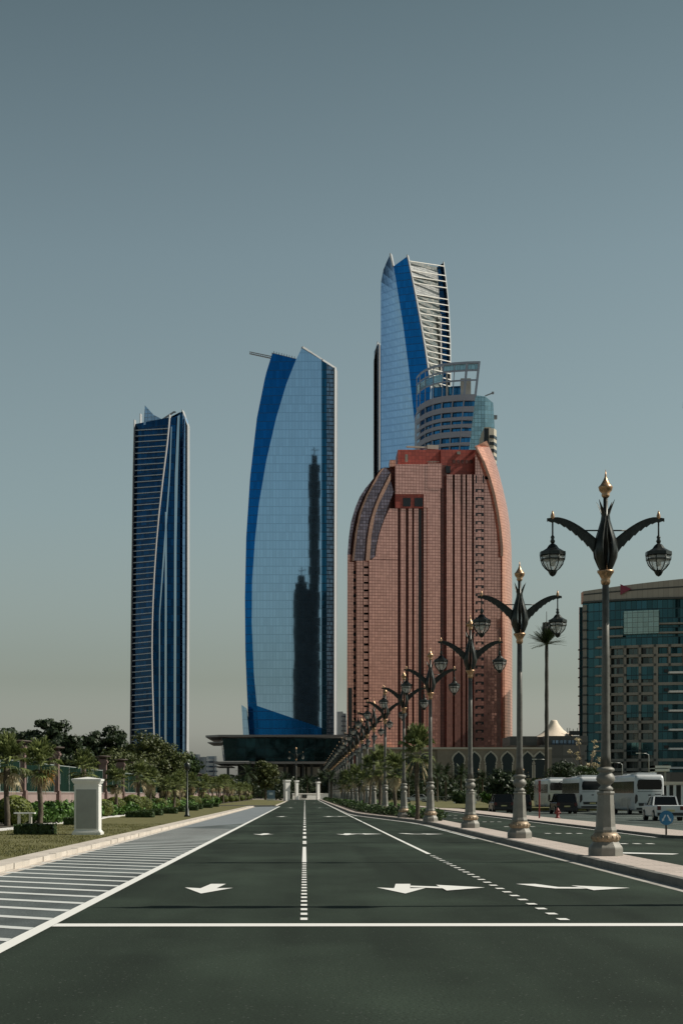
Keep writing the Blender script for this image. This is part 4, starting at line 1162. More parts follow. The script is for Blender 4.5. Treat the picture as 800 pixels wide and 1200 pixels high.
b = MB(); ol = [W(446,930,Y0+10)] + [W(446,y,Y0+10) for y in (700,500,340)] + [W(449,316,Y0+10), W(457,299,Y0+10), W(461,312,Y0-2), W(477.5,300,Y0-6), W(479,306,Y0-5), W(512,313,Y0+12), W(519,308,Y0+13), W(525,360,Y0+14), W(527,430,Y0+14), W(530,930,Y0+14)]
back_shell(b, ol, 36); part(b, 'rear_wall', M['t_navy'], r)
# slim companion behind
Y1 = 1050.0
r = thing('skyscraper', 'thin dark sliver of a tower peeking out left of the tallest tower', 'skyscraper', ((450-CX)*Y1/F, Y1, -.3))
b = MB(); strip(b, [(400,438.3),(930,437.5)], [(400,442.5),(930,443)], Y1+8, Y1, 412, 403, 930, 930, 30); part(b, 'glass_wall', M['t_navy'], r)
b = MB(); strip(b, [(400,442.5),(930,443)], [(400,462),(930,462)], Y1, Y1+1, 404, 412, 930, 930, 30); part(b, 'silver_wall', M['t_light2'], r)
b = MB(); fin(b, [(400,443),(406,440.5),(413,438.6),(930,437.8)], Y1+4, 401, 930, 1.0, 4); fin(b, [(402,444.5),(930,444)], Y1-1, 402, 930, .8, 2); part(b, 'edge_fin', M['t_fin'], r)
b = MB(); b.beam(W(442.3,408,Y1-1), W(442.3,930,Y1-1), .6, .6); part(b, 'mullion', M['t_finshade'], r)
b = MB(); back_shell(b, [W(437.6,930,Y1+8), W(438.3,412,Y1+8), W(442.5,403,Y1), W(462,412,Y1+1), W(462,930,Y1+1)], 25); part(b, 'rear_wall', M['t_navy'], r)

# --- building D: curved balcony block behind the hotel
Y0 = 760.0
r = thing('curved_block', 'rounded mauve and blue block with open lattice crown behind the pink hotel', 'building', ((525-CX)*Y0/F, Y0, -.3))
ARC = [(492.5,26,0),(495,19,.1),(500,12,.25),(508,6,.42),(518,2,.6),(530,0,.74),(543,-1.5,.88),(556,-2,1)]
def arcpt(i, y, grow=0.0, lift=0.0):
    px, dp_, t = ARC[i]
    sh = ((y-465)/65.0)*(-7.5)*t**2         # right edge leans in towards the base
    if y > 560: sh = (95/65.0)*(-7.5)*t**2
    P = W(px+sh, y, Y0); P = Vector((P.x, Y0+dp_-grow, P.z*1.0 + lift)); return P
def arcband(mb, y0, y1, grow, m=0, n0=0, n1=None):
    n1 = n1 if n1 is not None else len(ARC)-1
    for i in range(n0, n1):
        q = [arcpt(i,y0,grow), arcpt(i,y1,grow), arcpt(i+1,y1,grow), arcpt(i+1,y0,grow)]
        mb.poly(q, m=m)
        mb.poly([arcpt(i,y1,grow), arcpt(i,y1,0), arcpt(i+1,y1,0), arcpt(i+1,y1,grow)], m=m)
        mb.poly([arcpt(i,y0,0), arcpt(i,y0,grow), arcpt(i+1,y0,grow), arcpt(i+1,y0,0)], m=m)
# tilt: horizontals climb to the right because the wall comes nearer; add it through depth of the arc
b = MB(); arcband(b, 466, 515, 0.0); arcband(b, 515, 560, 0.0); arcband(b, 560, 900, 0.0); part(b, 'strip_windows', M['d_glass'], r)
b = MB(); yq = 466.0
wb = [(464.0,471.0),(478.0,484),(490,494),(498.5,502.5),(507,513.5),(520,523.5),(529.5,533),(538,543),(552,556)]
for y0_, y1_ in wb: arcband(b, y0_, y1_, 1.6)
part(b, 'floor_bands', M['d_band'], r)
b = MB()
for i in range(1, len(ARC)-1):
    for y0_, y1_ in zip([w_[1] for w_ in wb[:-1]], [w_[0] for w_ in wb[1:]]): b.beam(arcpt(i,y0_-.5,1.0), arcpt(i,y1_+.5,1.0), .5, .5)
part(b, 'mullions', M['d_band'], r)
b = MB()
for y0_, y1_ in ((425,427.6),(434.5,436.2),(446,447.6)): arcband(b, y0_, y1_, .8)
for i in range(0, len(ARC)): b.beam(arcpt(i,425,.2), arcpt(i,466,.2), 1.0 if i in (6,7) else .4, .8 if i in (6,7) else .4)
part(b, 'lattice_crown', M['d_crown'], r)
b = MB(); arcband(b, 437, 446, .1, 0, 0, 4); arcband(b, 427.6, 434.5, .1, 0, 4, 7); part(b, 'crown_glass', M['d_cyan'], r)
b = MB(); b.prism([(wx(507,Y0),Y0+8),(wx(552,Y0),Y0+4),(wx(552,Y0),Y0+18),(wx(507,Y0),Y0+18)], wz(466,Y0), wz(449,Y0)); part(b, 'plant_room', M['d_glass'], r)
b = MB(); b.box(wx(540,Y0), wx(552,Y0), Y0+2, Y0+3.8, wz(464,Y0), wz(442,Y0)); b.box(wx(523,Y0), wx(525,Y0), Y0+2, Y0+3.8, wz(464,Y0), wz(437,Y0)); part(b, 'plant_screen', M['concrete'], r)
b = MB(); ol = [Vector((arcpt(0,466).x, Y0+26, -.3)), arcpt(0,466)] + [arcpt(i,466) for i in range(1,8)] + [Vector((arcpt(7,900).x, Y0-2, -.3))]
b.poly([arcpt(i,466) for i in range(8)] + [Vector((arcpt(7,466).x, Y0+40, arcpt(7,466).z)), Vector((arcpt(0,466).x, Y0+40, arcpt(0,466).z))])
b.box(arcpt(0,466).x, arcpt(7,600).x, Y0+27, Y0+40, -.3, wz(466.5,Y0)); part(b, 'rear_wall', M['d_band'], r)
# wing
Y1 = 775.0
r = thing('glass_wing', 'pale cyan glass tower between the lattice-topped block and the cream block', 'building', ((566-CX)*Y1/F, Y1, -.3))
b = MB(); EL_ = [(460,555),(530,545.5),(930,500)]; ER_ = [(460,576),(476,577.8),(500,579),(530,580.5),(930,583)]
strip(b, EL_, [(460,568),(930,570)], Y1-4, Y1-4, 463, 464.5, 900, 900, 30, 3); strip(b, [(460,568),(930,570)], ER_, Y1-4, Y1-3, 464.5, 472, 900, 900, 30, 3); part(b, 'glass_wall', M['d_cyan'], r)
b = MB(); back_shell(b, [W(525,900,Y1-2), W(555,463,Y1-2), W(568,464.5,Y1-4), W(577,472,Y1+6), W(582,900,Y1+6)], 24); part(b, 'rear_wall', M['d_cyan'], r)
b = MB(); b.beam(W(568,464,Y1), W(577.5,460.3,Y1), .5, .5); b.cbox(W(577,460.5,Y1).x, Y1, W(577,460.5,Y1).z, 1, 1, 1); b.cbox(W(578,489,Y1).x, Y1, W(578,489,Y1).z, 3.0, 2, 1.6); part(b, 'roof_crane', M['t_finshade'], r)
Y1 = 700.0
r = thing('apartment_block', 'cream block with dark recessed balconies at the right shoulder of the pink hotel', 'building', ((575-CX)*Y1/F, Y1, -.3))
b = MB(); pts_ = [(wx(567,Y1),Y1),(wx(572,Y1),Y1-2),(wx(578,Y1),Y1-1.5),(wx(582,Y1),Y1+2),(wx(583,Y1),Y1+20),(wx(567,Y1),Y1+20)]
b.prism(pts_, -.3, wz(503,Y1)); b.box(wx(567.5,Y1), wx(575,Y1), Y1+1, Y1+15, wz(503,Y1), wz(500,Y1)); part(b, 'wall', M['cream'], r)
b = MB()
for q in range(12): b.prism([(wx(572.6,Y1),Y1-2.3),(wx(578,Y1),Y1-1.9),(wx(582.6,Y1),Y1+2.2),(wx(582.6,Y1),Y1+8),(wx(573,Y1),Y1-1.5)], wz(514.5+q*8,Y1), wz(511+q*8,Y1))
b.box(wx(566.5,Y1), wx(571,Y1), Y1-2, Y1-.2, wz(530,Y1), wz(503,Y1)); part(b, 'balcony_recess', M['h_black'], r)

# --- the pink hotel
Y0 = 600.0
def HYd(x): return Y0 + (x-407)*.3*.22           # front plane turned to the sun
def H(x, y, dz=0.0): return W(x, y, HYd(x)-dz)
r = thing('pink_hotel', 'broad pink hotel tower with curved shoulders and a fine panel grid', 'hotel', ((505-CX)*.3, Y0, -.3))
def hq(mb, L, R, y0L, y0R, y1, dz, n=16, m=0, nx=1):
    """hotel wall panel between curves, dz proud of the main plane"""
    rows = []
    for i in range(n+1):
        t = i/n; yl = y0L+(y1-y0L)*t; yr = y0R+(y1-y0R)*t
        a = H(interp(L,yl), yl, dz); c = H(interp(R,yr), yr, dz)
        rows.append([a.lerp(c, j/nx) for j in range(nx+1)])
    for i in range(n):
        for j in range(nx):
            mb.poly([rows[i][j], rows[i+1][j], rows[i+1][j+1], rows[i][j+1]], uv=[(p.x*1.024, p.z) for p in (rows[i][j], rows[i+1][j], rows[i+1][j+1], rows[i][j+1])], m=m)
def hblock(mb, x0, x1, yt, yb, dz, base=0.0, m=0):
    """block standing dz proud of plane `base`, with returns and a top"""
    P = [H(x0,yt,dz), H(x0,yb,dz), H(x1,yb,dz), H(x1,yt,dz)]; B = [H(x0,yt,base), H(x0,yb,base), H(x1,yb,base), H(x1,yt,base)]
    for i in range(4): B[i] = Vector((P[i].x, B[i].y, P[i].z))
    mb.poly(P, m=m); mb.poly([B[0],B[1],P[1],P[0]], m=m); mb.poly([P[3],P[2],B[2],B[3]], m=m); mb.poly([B[0],P[0],P[3],B[3]], m=m); mb.poly([P[1],B[1],B[2],P[2]], m=m)
YB = 930
# outline body
OUTR = [(517,570),(528,575),(540,580),(555,584.5),(575,589.5),(595,594),(615,597),(640,598.8),(680,599.6),(930,600)]
OUTL = [(546,457),(549,446),(556,441),(564,435),(572,428),(582,421.5),(595,416),(612,411),(630,408.5),(650,407),(930,406)]
b = MB()
hq(b, [(500,432),(930,432)], [(500,463),(930,463)], 640, 597, YB, 0, 20); hblock(b, 432, 463, 597, YB, 0.02, -20)
b = MB()
# left panelled plane between rib and centre (top follows the rib)
TOPC = [(600,449),(620,441),(650,434.5)]
hq(b, [(595,456.5),(610,449.5),(625,444.5),(640,441),(655,439.5),(656,432),(930,432)], [(500,466),(930,466)], 596, 596, 655.5, 0, 14)
hq(b, [(655,432),(930,432)], [(500,466),(930,466)], 656, 656, YB, 0, 16)
# centre strips between grooves
for (x0_, x1_, yt_, dz) in ((469,475,596,.0),(478.5,482.5,596,0),(485,490,596,0),(496.2,501,594,.0),(501,515.5,543,.6),(523,530,556,.4),(532.5,539.5,556,.4),(541.5,545,556,.4),(547,552.5,556,.4)):
    hblock(b, x0_, x1_, yt_, YB, dz, -1.3)
hblock(b, 463, 501, 544, 579, .6, -14); hblock(b, 496.2, 501, 579, 595, .6, -14)
hblock(b, 501, 517.2, 543, 572, .8, -14)
hblock(b, 567.5, 574, 562, YB, .3, -3)
part(b, 'front_wall', M['h_pink'], r)
b = MB(); hq(b, [(540,574),(930,574)], [(540,574),(560,576),(580,579.5),(600,583),(620,586),(640,588),(650,588.5),(930,588.5)], 556, 556, YB, .3, 40)
hblock(b, 555, 567.5, 556, YB, .25, -3)
hq(b, [(527,556.5),(930,556.5)], [(527,559.5),(540,566),(560,573.5)], 527, 527, 558, .2, 8)
part(b, 'right_wall', M['h_pink'], r)
b = MB()
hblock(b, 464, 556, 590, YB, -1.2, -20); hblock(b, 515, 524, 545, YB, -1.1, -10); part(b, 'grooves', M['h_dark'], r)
b = MB(); hblock(b, 490.6, 493.2, 596, YB, -1.0, -3); hblock(b, 463.0, 466, 546, 597, -3.5, -8)
# window pairs
q = 573.0
while q < 868:
    hblock(b, 556.8, 559.2, q, q+3.6, .28, 0); hblock(b, 563.5, 566.4, q, q+3.6, .28, 0); hblock(b, 559.0, 563.7, q, q+1.3, .28, 0); q += 9.4
hblock(b, 556.8, 558.4, 557, 566, .28, 0); hblock(b, 565, 566.5, 557, 566, .28, 0)
q = 669.0
hblock(b, 472, 481, 583.5, 593.5, .3, 0); hblock(b, 485.5, 495, 583.5, 593.5, .3, 0)
hblock(b, 522, 527.5, 546, 554, -.5, -2)
part(b, 'dark_openings', M['h_black'], r)
b = MB(); hblock(b, 463, 496.2, 578.5, 595.5, .15, -6); hblock(b, 466, 556.5, 527, 545, -4, -18); hblock(b, 516, 556.5, 527, 556.5, -3.2, -6); part(b, 'red_screen', M['h_red'], r)
b = MB()
for q in range(5): hblock(b, 530+q*5.0, 533.4+q*5.0, 539, 543, -3.0, -3.4)
part(b, 'screen_openings', M['h_dark'], r)
# right curved shoulder: outer rounded wall + proud fin
INR = [(517,569),(523,558),(540,566),(560,573.5),(580,579),(600,583),(620,586),(640,588),(930,588.5)]
b = MB(); n = 60
def corner(y, s_):
    xo = interp(OUTR, y); xi = interp([(523,557.5),(540,566),(560,573.5),(580,579),(600,583),(620,586),(640,588),(930,588.5)], y)
    t = s_; x = xi + (xo-xi)*math.sin(t*PI/2); dep = 1.2 - 16*(1-math.cos(t*PI/2))
    return H(x, y, dep)
for i in range(n):
    ya = 524 + (YB-524)*(i/n)**1.3; yb_ = 524 + (YB-524)*((i+1)/n)**1.3
    for j in range(6):
        q = [corner(ya,j/6), corner(yb_,j/6), corner(yb_,(j+1)/6), corner(ya,(j+1)/6)]
        us = [j/6*14, j/6*14, (j+1)/6*14, (j+1)/6*14]
        b.poly(q, uv=[(u_, p.z) for u_, p in zip(us, q)])
    a0, a1 = corner(ya,0), corner(yb_,0)
    if yb_ < 655: b.poly([a0+Vector((0,3,0)), a1+Vector((0,3,0)), a1, a0])
# cap of the fin tilted to the sky
b.poly([corner(524,0), corner(524,1), H(570,516.5,-8), H(556,523,0)])
part(b, 'curved_shoulder', M['h_side'], r)
b = MB(); pl_ = [H(x_-.6,y_,1.6) for y_,x_ in [(523,557.5),(540,566),(560,573.5),(580,579),(600,583),(620,586),(640,588),(652,588)]]
for a_, c_ in zip(pl_[:-1], pl_[1:]): b.beam(a_, c_, .9, .5)
part(b, 'shoulder_rib', M['h_rib'], r)
# left shoulder: stepped curved ribs of dark glass and stone
def curve_x(off): return [(y_, x_+off) for y_, x_ in OUTL]
RIB1 = [(553,458),(565,452),(580,444.5),(595,438.5),(610,434),(630,430.5),(657,428.5)]
RIB2 = [(562,457.5),(575,451.5),(590,444),(605,438.8),(630,434.8),(657,433)]
GL = [(575,461.5),(590,455.5),(610,449),(630,444),(655,439.5)]
b = MB()
hq(b, [(546,452),(553,446),(564,440),(580,431),(600,423),(625,418),(657,414.5)], RIB1, 547, 554, 657, -1.0, 24)
hq(b, OUTL, [(564,436.5),(580,427.5),(600,419),(625,413),(650,410.5)], 565, 566, 652, -3.5, 24)
hq(b, RIB2, GL, 563, 576, 655, -.6, 20)
hq(b, [(657,410),(700,410)], [(657,428),(700,428)], 657, 657, 657.5, -3, 1)
part(b, 'glass_ribs', M['h_band'], r)
b = MB(); hq(b, RIB1, RIB2, 554, 562, 657, .5, 24)
hq(b, [(y_, x_-2) for y_, x_ in [(546,452),(553,446),(564,440),(580,431),(600,423),(625,418),(657,414.5)]], [(546,452.4),(553,446.4),(564,440.4),(580,431.4),(600,423.4),(625,418.4),(657,414.9)], 549, 548, 657, -.9, 24)
for off, RB in ((-.5,RIB1),):
    pl_ = [H(x_,y_,.5) for y_,x_ in RB]
    for a_, c_ in zip(pl_[:-1], pl_[1:]): b.poly([a_+Vector((0,2,0)), c_+Vector((0,2,0)), c_, a_])
part(b, 'stone_rib', M['h_rib'], r)
b = MB(); hq(b, [(650,407),(930,406)], [(650,412.8),(930,412.8)], 650, 650, YB, -3, 16); hq(b, [(650,417.4),(930,417.4)], [(650,426),(930,426)], 650, 650, YB, -1.2, 16)
hq(b, [(650,412.8),(930,412.8)], [(650,417.4),(930,417.4)], 650, 650, YB, -3.2, 16)
q = 657.0
while q < 870:
    hq(b, [(650,426),(930,426)], [(650,432),(930,432)], q, q, q+6.6, -.8, 1); q += 9.05
part(b, 'left_wall', M['h_pink'], r)
b = MB(); q = 669.0
while q < 868: hblock(b, 414, 417, q, q+3.6, -3.0, -4); q += 9.05
hblock(b, 425.8, 432.2, 655, YB, -2.8, -4); hblock(b, 408, 412.5, 806, YB, -2.6, -4)
hblock(b, 455.5, 464.5, 553, 600, -4, -10); part(b, 'left_openings', M['h_black'], r)
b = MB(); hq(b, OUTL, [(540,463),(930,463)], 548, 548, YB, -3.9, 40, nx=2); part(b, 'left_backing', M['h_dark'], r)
b = MB(); hblock(b, 456.5, 463.5, 539, 547, -2, -10); b2 = b; part(b, 'roof_turret', M['h_side'], r)
b = MB(); ol = [H(406.5,930,-5)] + [H(interp(OUTL,y),y,-5) for y in (700,650,612,582,564,549)] + [H(464,547,-5), H(556,530,-5), H(570,518,-12)] + [H(interp(OUTR,y)-1.5,y,-15) for y in (528,540,555,575,595,615,640,680,929)]
back_shell(b, ol, 30); part(b, 'rear_wall', M['h_pink'], r)
b = MB(); b.beam(H(476,523.5,-6), H(500,524.5,-6), .7, .6); b.beam(H(500,524,-6), H(513,524.5,-6), 1.3, 1.5); b.beam(H(490,524,-6), H(490,527,-6), .5, .5)
b.cbox(*H(476,537,-2), .9, .9, 2.6); b.cbox(*H(537,531,-3.2), 1.2, 1.2, 1.0)
for q in range(5): b.cbox(*H(502+q*2,541.5,.2), .25, .25, .9)
b.cbox(*H(507,541.2,.3), 4.5, .2, .15)
part(b, 'roof_machinery', M['concrete'], r)

# hotel podium with arches
Ya = 430.0
r = thing('arched_building', 'low grey stone building with tall pointed keyhole arches', 'building', (wx(560,Ya), Ya, -.3))
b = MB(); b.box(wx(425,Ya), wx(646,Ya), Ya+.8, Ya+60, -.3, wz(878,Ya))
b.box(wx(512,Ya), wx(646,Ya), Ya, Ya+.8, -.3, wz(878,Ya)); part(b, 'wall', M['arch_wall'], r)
b = MB(); b.box(wx(423,Ya), wx(646,Ya), Ya-.5, Ya+60, wz(878,Ya), wz(875.8,Ya)); part(b, 'cornice', M['arch_trim'], r)
def arch_pts(cx_, w_, y0_, y1_):
    pts = []
    # keyhole ogee: from bottom-left up
    prof = [(.42,0),(.42,.50),(.50,.53),(.42,.56),(.5,.64),(.52,.72),(.46,.80),(.30,.89),(.12,.95),(0,1.0)]
    h = y0_-y1_
    for a_, t in prof: pts.append((wx(cx_,Ya)-a_*w_, wz(y0_,Ya)+ (wz(y1_,Ya)-wz(y0_,Ya))*t))
    for a_, t in prof[::-1][1:]: pts.append((wx(cx_,Ya)+a_*w_, wz(y0_,Ya)+ (wz(y1_,Ya)-wz(y0_,Ya))*t))
    return pts
for px in (537,555.5,574.5,594,617.5,632):
    b = MB(); b.prismY(arch_pts(px, 3.4, 912, 879.5), Ya-.22, Ya-.003); wv = part(b, 'arch_frame', M['arch_trim'], r)
    b = MB(); b.prismY(arch_pts(px, 2.7, 912, 881.3), Ya-.25, Ya-.223); o = b.build('pane', M['arch_glass'], wv, origin=tuple(r.location))
for px in (470,482,496):
    b = MB(); b.prismY(arch_pts(px, 3.0, 912, 881.5), Ya+.5, Ya+.79); wv = part(b, 'arch_frame', M['arch_trim'], r)
    b = MB(); b.prismY(arch_pts(px, 2.4, 912, 883), Ya+.45, Ya+.497); b.build('pane', M['arch_glass'], wv, origin=tuple(r.location))
Yt = 500.0
r = thing('low_block', 'low dark grey block under the pale tent roof, left of the curved hotel', 'building', (wx(655,Yt), Yt, -.3))
b = MB(); b.box(wx(632,Yt), wx(684,Yt), Yt-1, Yt+30, -.3, wz(873,Yt)); b.box(wx(640,Yt), wx(690,Yt), Yt+3, Yt+25, wz(873,Yt), wz(862,Yt)); b.box(wx(600,Yt), wx(632,Yt), Yt+6, Yt+26, wz(873,Yt), wz(862,Yt)); part(b, 'wall', M['darkbldg'], r)
b = MB()
for q in range(7): b.box(wx(648+q*4.6,Yt), wx(651.4+q*4.6,Yt), Yt+2.8, Yt+2.98, wz(872,Yt), wz(867,Yt))
part(b, 'window', M['t_greyblue'], r)
b = MB()
for px in (664,667,671,676): b.beam(W(px,862,Yt+10), W(px,852+(px%3),Yt+10), .15, .15)
b.cbox(*W(672,859,Yt+10), 3, 2, 1.2); part(b, 'roof_aerial', M['pole_black'], r)
r = thing('tent_roof', 'pale peach peaked tent canopy on the low dark block', 'tent', (wx(655,Yt+5), Yt+5, wz(862,Yt+5)))
b = MB(); cxx = wx(655,Yt+5); zb = wz(862,Yt+5); n = 24
prof = [(6.6,-.2),(5.2,.45),(3.9,1.15),(2.8,2.0),(2.0,3.0),(1.35,3.9),(1.1,4.5),(.9,4.9),(.2,5.0)]
vv = []; ff = []
for rr, z in prof:
    for k_ in range(n):
        a = 2*PI*k_/n; s_ = 1-.06*(math.cos(a*6)+1)*(rr/6.6)**2
        vv.append((cxx+rr*s_*math.cos(a)*1.0-(.4*(1-rr/6.6)), Yt+14+rr*s_*math.sin(a), zb+z*1.0-.25*(math.cos(a*6)+1)*(rr/11)**3*0))
for i in range(len(prof)-1):
    for k_ in range(n): k2 = (k_+1) % n; ff.append((i*n+k_, i*n+k2, (i+1)*n+k2, (i+1)*n+k_))
ff.append(tuple((len(prof)-1)*n+k_ for k_ in range(n)))
b.mesh(vv, ff, 0, True); part(b, 'canopy', M['tent'], r)
b = MB()
for a in (0.3,1.4,2.6,3.7,4.8,5.8): b.beam((cxx+5*math.cos(a), Yt+14+5*math.sin(a), zb-.3), (cxx+5*math.cos(a), Yt+14+5*math.sin(a), zb+.5), .2, .2)
part(b, 'pole', M['white_paint'], r)

# --- building R: curved hotel block at the right
Y0 = 560.0; S_ = Y0/F
r = thing('curved_hotel', 'wide curved hotel block with beige frame grid and blue glass at the right edge', 'hotel', (wx(800,Y0), Y0, -.3))
XC = wx(835,Y0); RW = wx(995,Y0)-XC
def RP_(px, y, dz=0.0):
    """point on the convex front; px is the photo column at distance Y0"""
    X = wx(px, Y0); u = (X-XC)/RW; dep = 16*u*u
    Y_ = Y0 + dep - 16*.25
    z = wz(y, Y0)
    return Vector((X*(Y_/Y0)*((Y_-dz)/Y_ if dz < -5 else 1), Y_-dz, EYE+(z-EYE)*1.0))
def rband(mb, x0, x1, y0_, y1_, dz, base=0.0, m=0, n=None, y0r=None):
    n = n or max(1, int(abs(x1-x0)/6))
    y0r = y0_ if y0r is None else y0r
    for i in range(n):
        a = x0+(x1-x0)*i/n; c = x0+(x1-x0)*(i+1)/n
        ya = y0_+(y0r-y0_)*i/n; yc = y0_+(y0r-y0_)*(i+1)/n
        q = [RP_(a,ya,dz), RP_(a,y1_,dz), RP_(c,y1_,dz), RP_(c,yc,dz)]
        mb.poly(q, uv=[(RP_(p_,0).x, v_.z) for p_, v_ in zip((a,a,c,c), q)], m=m)
        mb.poly([RP_(a,ya,base), RP_(a,ya,dz), RP_(c,yc,dz), RP_(c,yc,base)], m=m)
        mb.poly([RP_(a,y1_,dz), RP_(a,y1_,base), RP_(c,y1_,base), RP_(c,y1_,dz)], m=m)
        if i == 0: mb.poly([RP_(a,ya,base), RP_(a,y1_,base), RP_(a,y1_,dz), RP_(a,ya,dz)], m=m)
        if i == n-1: mb.poly([RP_(c,yc,dz), RP_(c,y1_,dz), RP_(c,y1_,base), RP_(c,yc,base)], m=m)
b = MB(); rband(b, 682, 712, 703, 930, .0, -20); rband(b, 712, 990, 703, 757, 0, -20, y0r=703); part(b, 'blue_glass', M['r_blue'], r)
b = MB(); rband(b, 712, 769, 757, 930, -1.4, -20); part(b, 'balcony_glass', M['r_win'], r)
b = MB(); rband(b, 769, 830, 779, 930, -.2, -20); rband(b, 769, 990, 757, 779, -1.4, -20); rband(b, 830, 990, 779, 930, -1.0, -20); 
for q in range(3): rband(b, 733, 765, 779+q*44.5, 796+q*44.5, .35, -1)
part(b, 'large_window', M['r_blue'], r)
b = MB()
rband(b, 682, 836, 689, 703, 1.4, -3, y0r=677.5); rband(b, 836, 990, 677.5, 703, 1.4, -3, y0r=690); part(b, 'parapet', M['r_top'], r)
b = MB(); rband(b, 682, 836, 692.5, 694, 1.6, 1.0, y0r=684.0) if False else None
for i in range(20):
    a, c = 682+i*8, 690+i*8; sh = lambda x: (x-682)/154
    b.poly([RP_(a,692.5-5*min(1,sh(a)),1.5), RP_(a,694.2-5*min(1,sh(a)),1.5), RP_(c,694.2-5*min(1,sh(c)),1.5), RP_(c,692.5-5*min(1,sh(c)),1.5)])
rband(b, 682, 990, 701.2, 703.2, 1.7, 0); part(b, 'parapet_groove', M['r_node'], r)
cols_x = [713.5,731.5,748.7,766.3,783.5,800.5,818,835,852,870,887,905]
b = MB(); yq = 757.0; rows_y = []
while yq < 930: rows_y.append(yq); yq += 11.12
for k_, yq in enumerate(rows_y):
    if (k_ % 4) == 3:
        rband(b, 712, 732, yq-1.4, yq+1.9, .5, -1.4); rband(b, 732, 766, yq-1.4, yq+1.0, .1, -1.4)
    else: rband(b, 712, 769, yq-1.4, yq+1.9, .5, -1.4)
    if k_ < 3 or k_ % 2 == 0: rband(b, 769, 990, yq-1.4, yq+1.9, .5, -1.4)
for px in cols_x[:4]:
    rband(b, px-1.4, px+1.4, 757, 930, .62, -1.4, n=1)
for px in cols_x[4:]:
    rband(b, px-1.2, px+1.2, 757, 781, .62, -1.4, n=1)
rband(b, 767, 770, 757, 930, .62, -1.4, n=1)
rband(b, 682.2, 686.8, 705, 930, .3, 0, n=1)
part(b, 'beige_frame', M['r_frame'], r)
b = MB()
for k_, yq in enumerate(rows_y):
    for px in cols_x[:4]: rband(b, px-1.3, px+1.3, yq-1.2, yq+1.6, .75, .5, n=1)
    if k_ < 3:
        for px in cols_x[4:]: rband(b, px-1.3, px+1.3, yq-1.2, yq+1.6, .75, .5, n=1)
    rband(b, 682, 687, yq-1, yq+1, .45, 0, n=1)
for q in range(4): rband(b, 682, 687, 712+q*11, 714+q*11, .45, 0, n=1)
part(b, 'frame_joints', M['r_node'], r)
b = MB(); rband(b, 729, 770, 716, 743, 2.2, 0); part(b, 'bay_window', M['r_green'], r)
b = MB()
for yq in (733, 743.5): rband(b, 699, 728, yq, yq+2, 1.8, 0); rband(b, 770, 990, yq-2, yq-.2, 2.0, 0)
for k_, yq in enumerate(rows_y): rband(b, 696.5, 712, yq-1, yq+1.2, 1.8, 0)
part(b, 'balcony_slab', M['r_frame'], r)
b = MB()
for q in range(7): 
    rband(b, 782, 815, 788+q*22.2, 790.2+q*22.2, 2.4, 0); 
part(b, 'white_balcony', M['r_white'], r)
b = MB()
for q in range(7): rband(b, 777, 782, 785+q*22.2, 788.5+q*22.2, .8, -1, n=1)
rnd = random.Random(12)
for q in range(26): 
    px = rnd.choice(cols_x[:4]) + rnd.uniform(4,12); yq = rnd.choice(rows_y[:-1]); 
    if px < 766: rband(b, px, px+rnd.uniform(1.5,3.5), yq+3, yq+9, -1.3, -1.6, n=1)
part(b, 'open_windows', M['h_black'], r)
b = MB(); p = [RP_(725,684,1.9), RP_(725,696.5,1.9), RP_(737.5,690.3,1.9)]; v = p + [q-Vector((0,.4,0)) for q in p]
b.mesh(v, [(3,4,5),(2,1,0),(0,3,5,2),(1,4,3,0),(2,5,4,1)]); part(b, 'triangle_emblem', M['logo_red'], r)
b = MB(); b.box(wx(678.5,Y0+14), wx(690,Y0+14), Y0+14, Y0+15, -.3, wz(706,Y0)); 
part(b, 'end_wall', M['r_blue'], r)
b = MB()
for q in range(14): b.box(wx(677.2,Y0+14), wx(679,Y0+14), Y0+13.5, Y0+15, wz(758+q*11.1,Y0), wz(756.6+q*11.1,Y0))
part(b, 'end_balcony', M['r_node'], r)
b = MB(); n = 12
back = [RP_(682+(990-682)*i/n, 703.5, -21) for i in range(n+1)]
top = [RP_(682+(990-682)*i/n, 703.0, .0) for i in range(n+1)]
b.prism([(p.x,p.y) for p in top] + [(back[-1].x, Y0+60),(back[0].x, Y0+60)], -.3, wz(703.4,Y0)-.05) if False else None
b.box(wx(720,Y0), wx(1040,Y0), Y0+34, Y0+60, -.3, wz(704,Y0)); b.poly([p+Vector((0,0,-.1)) for p in top] + [Vector((back[-1].x, Y0+40, top[0].z-.5)), Vector((wx(690,Y0+40), Y0+40, top[0].z-.5))]); part(b, 'rear_wall', M['r_frame'], r)
b = MB(); b.box(wx(684,Y0), wx(1000,Y0), Y0-22, Y0-8, -.3, wz(906,Y0)); part(b, 'podium_wall', M['darkbldg'], r)

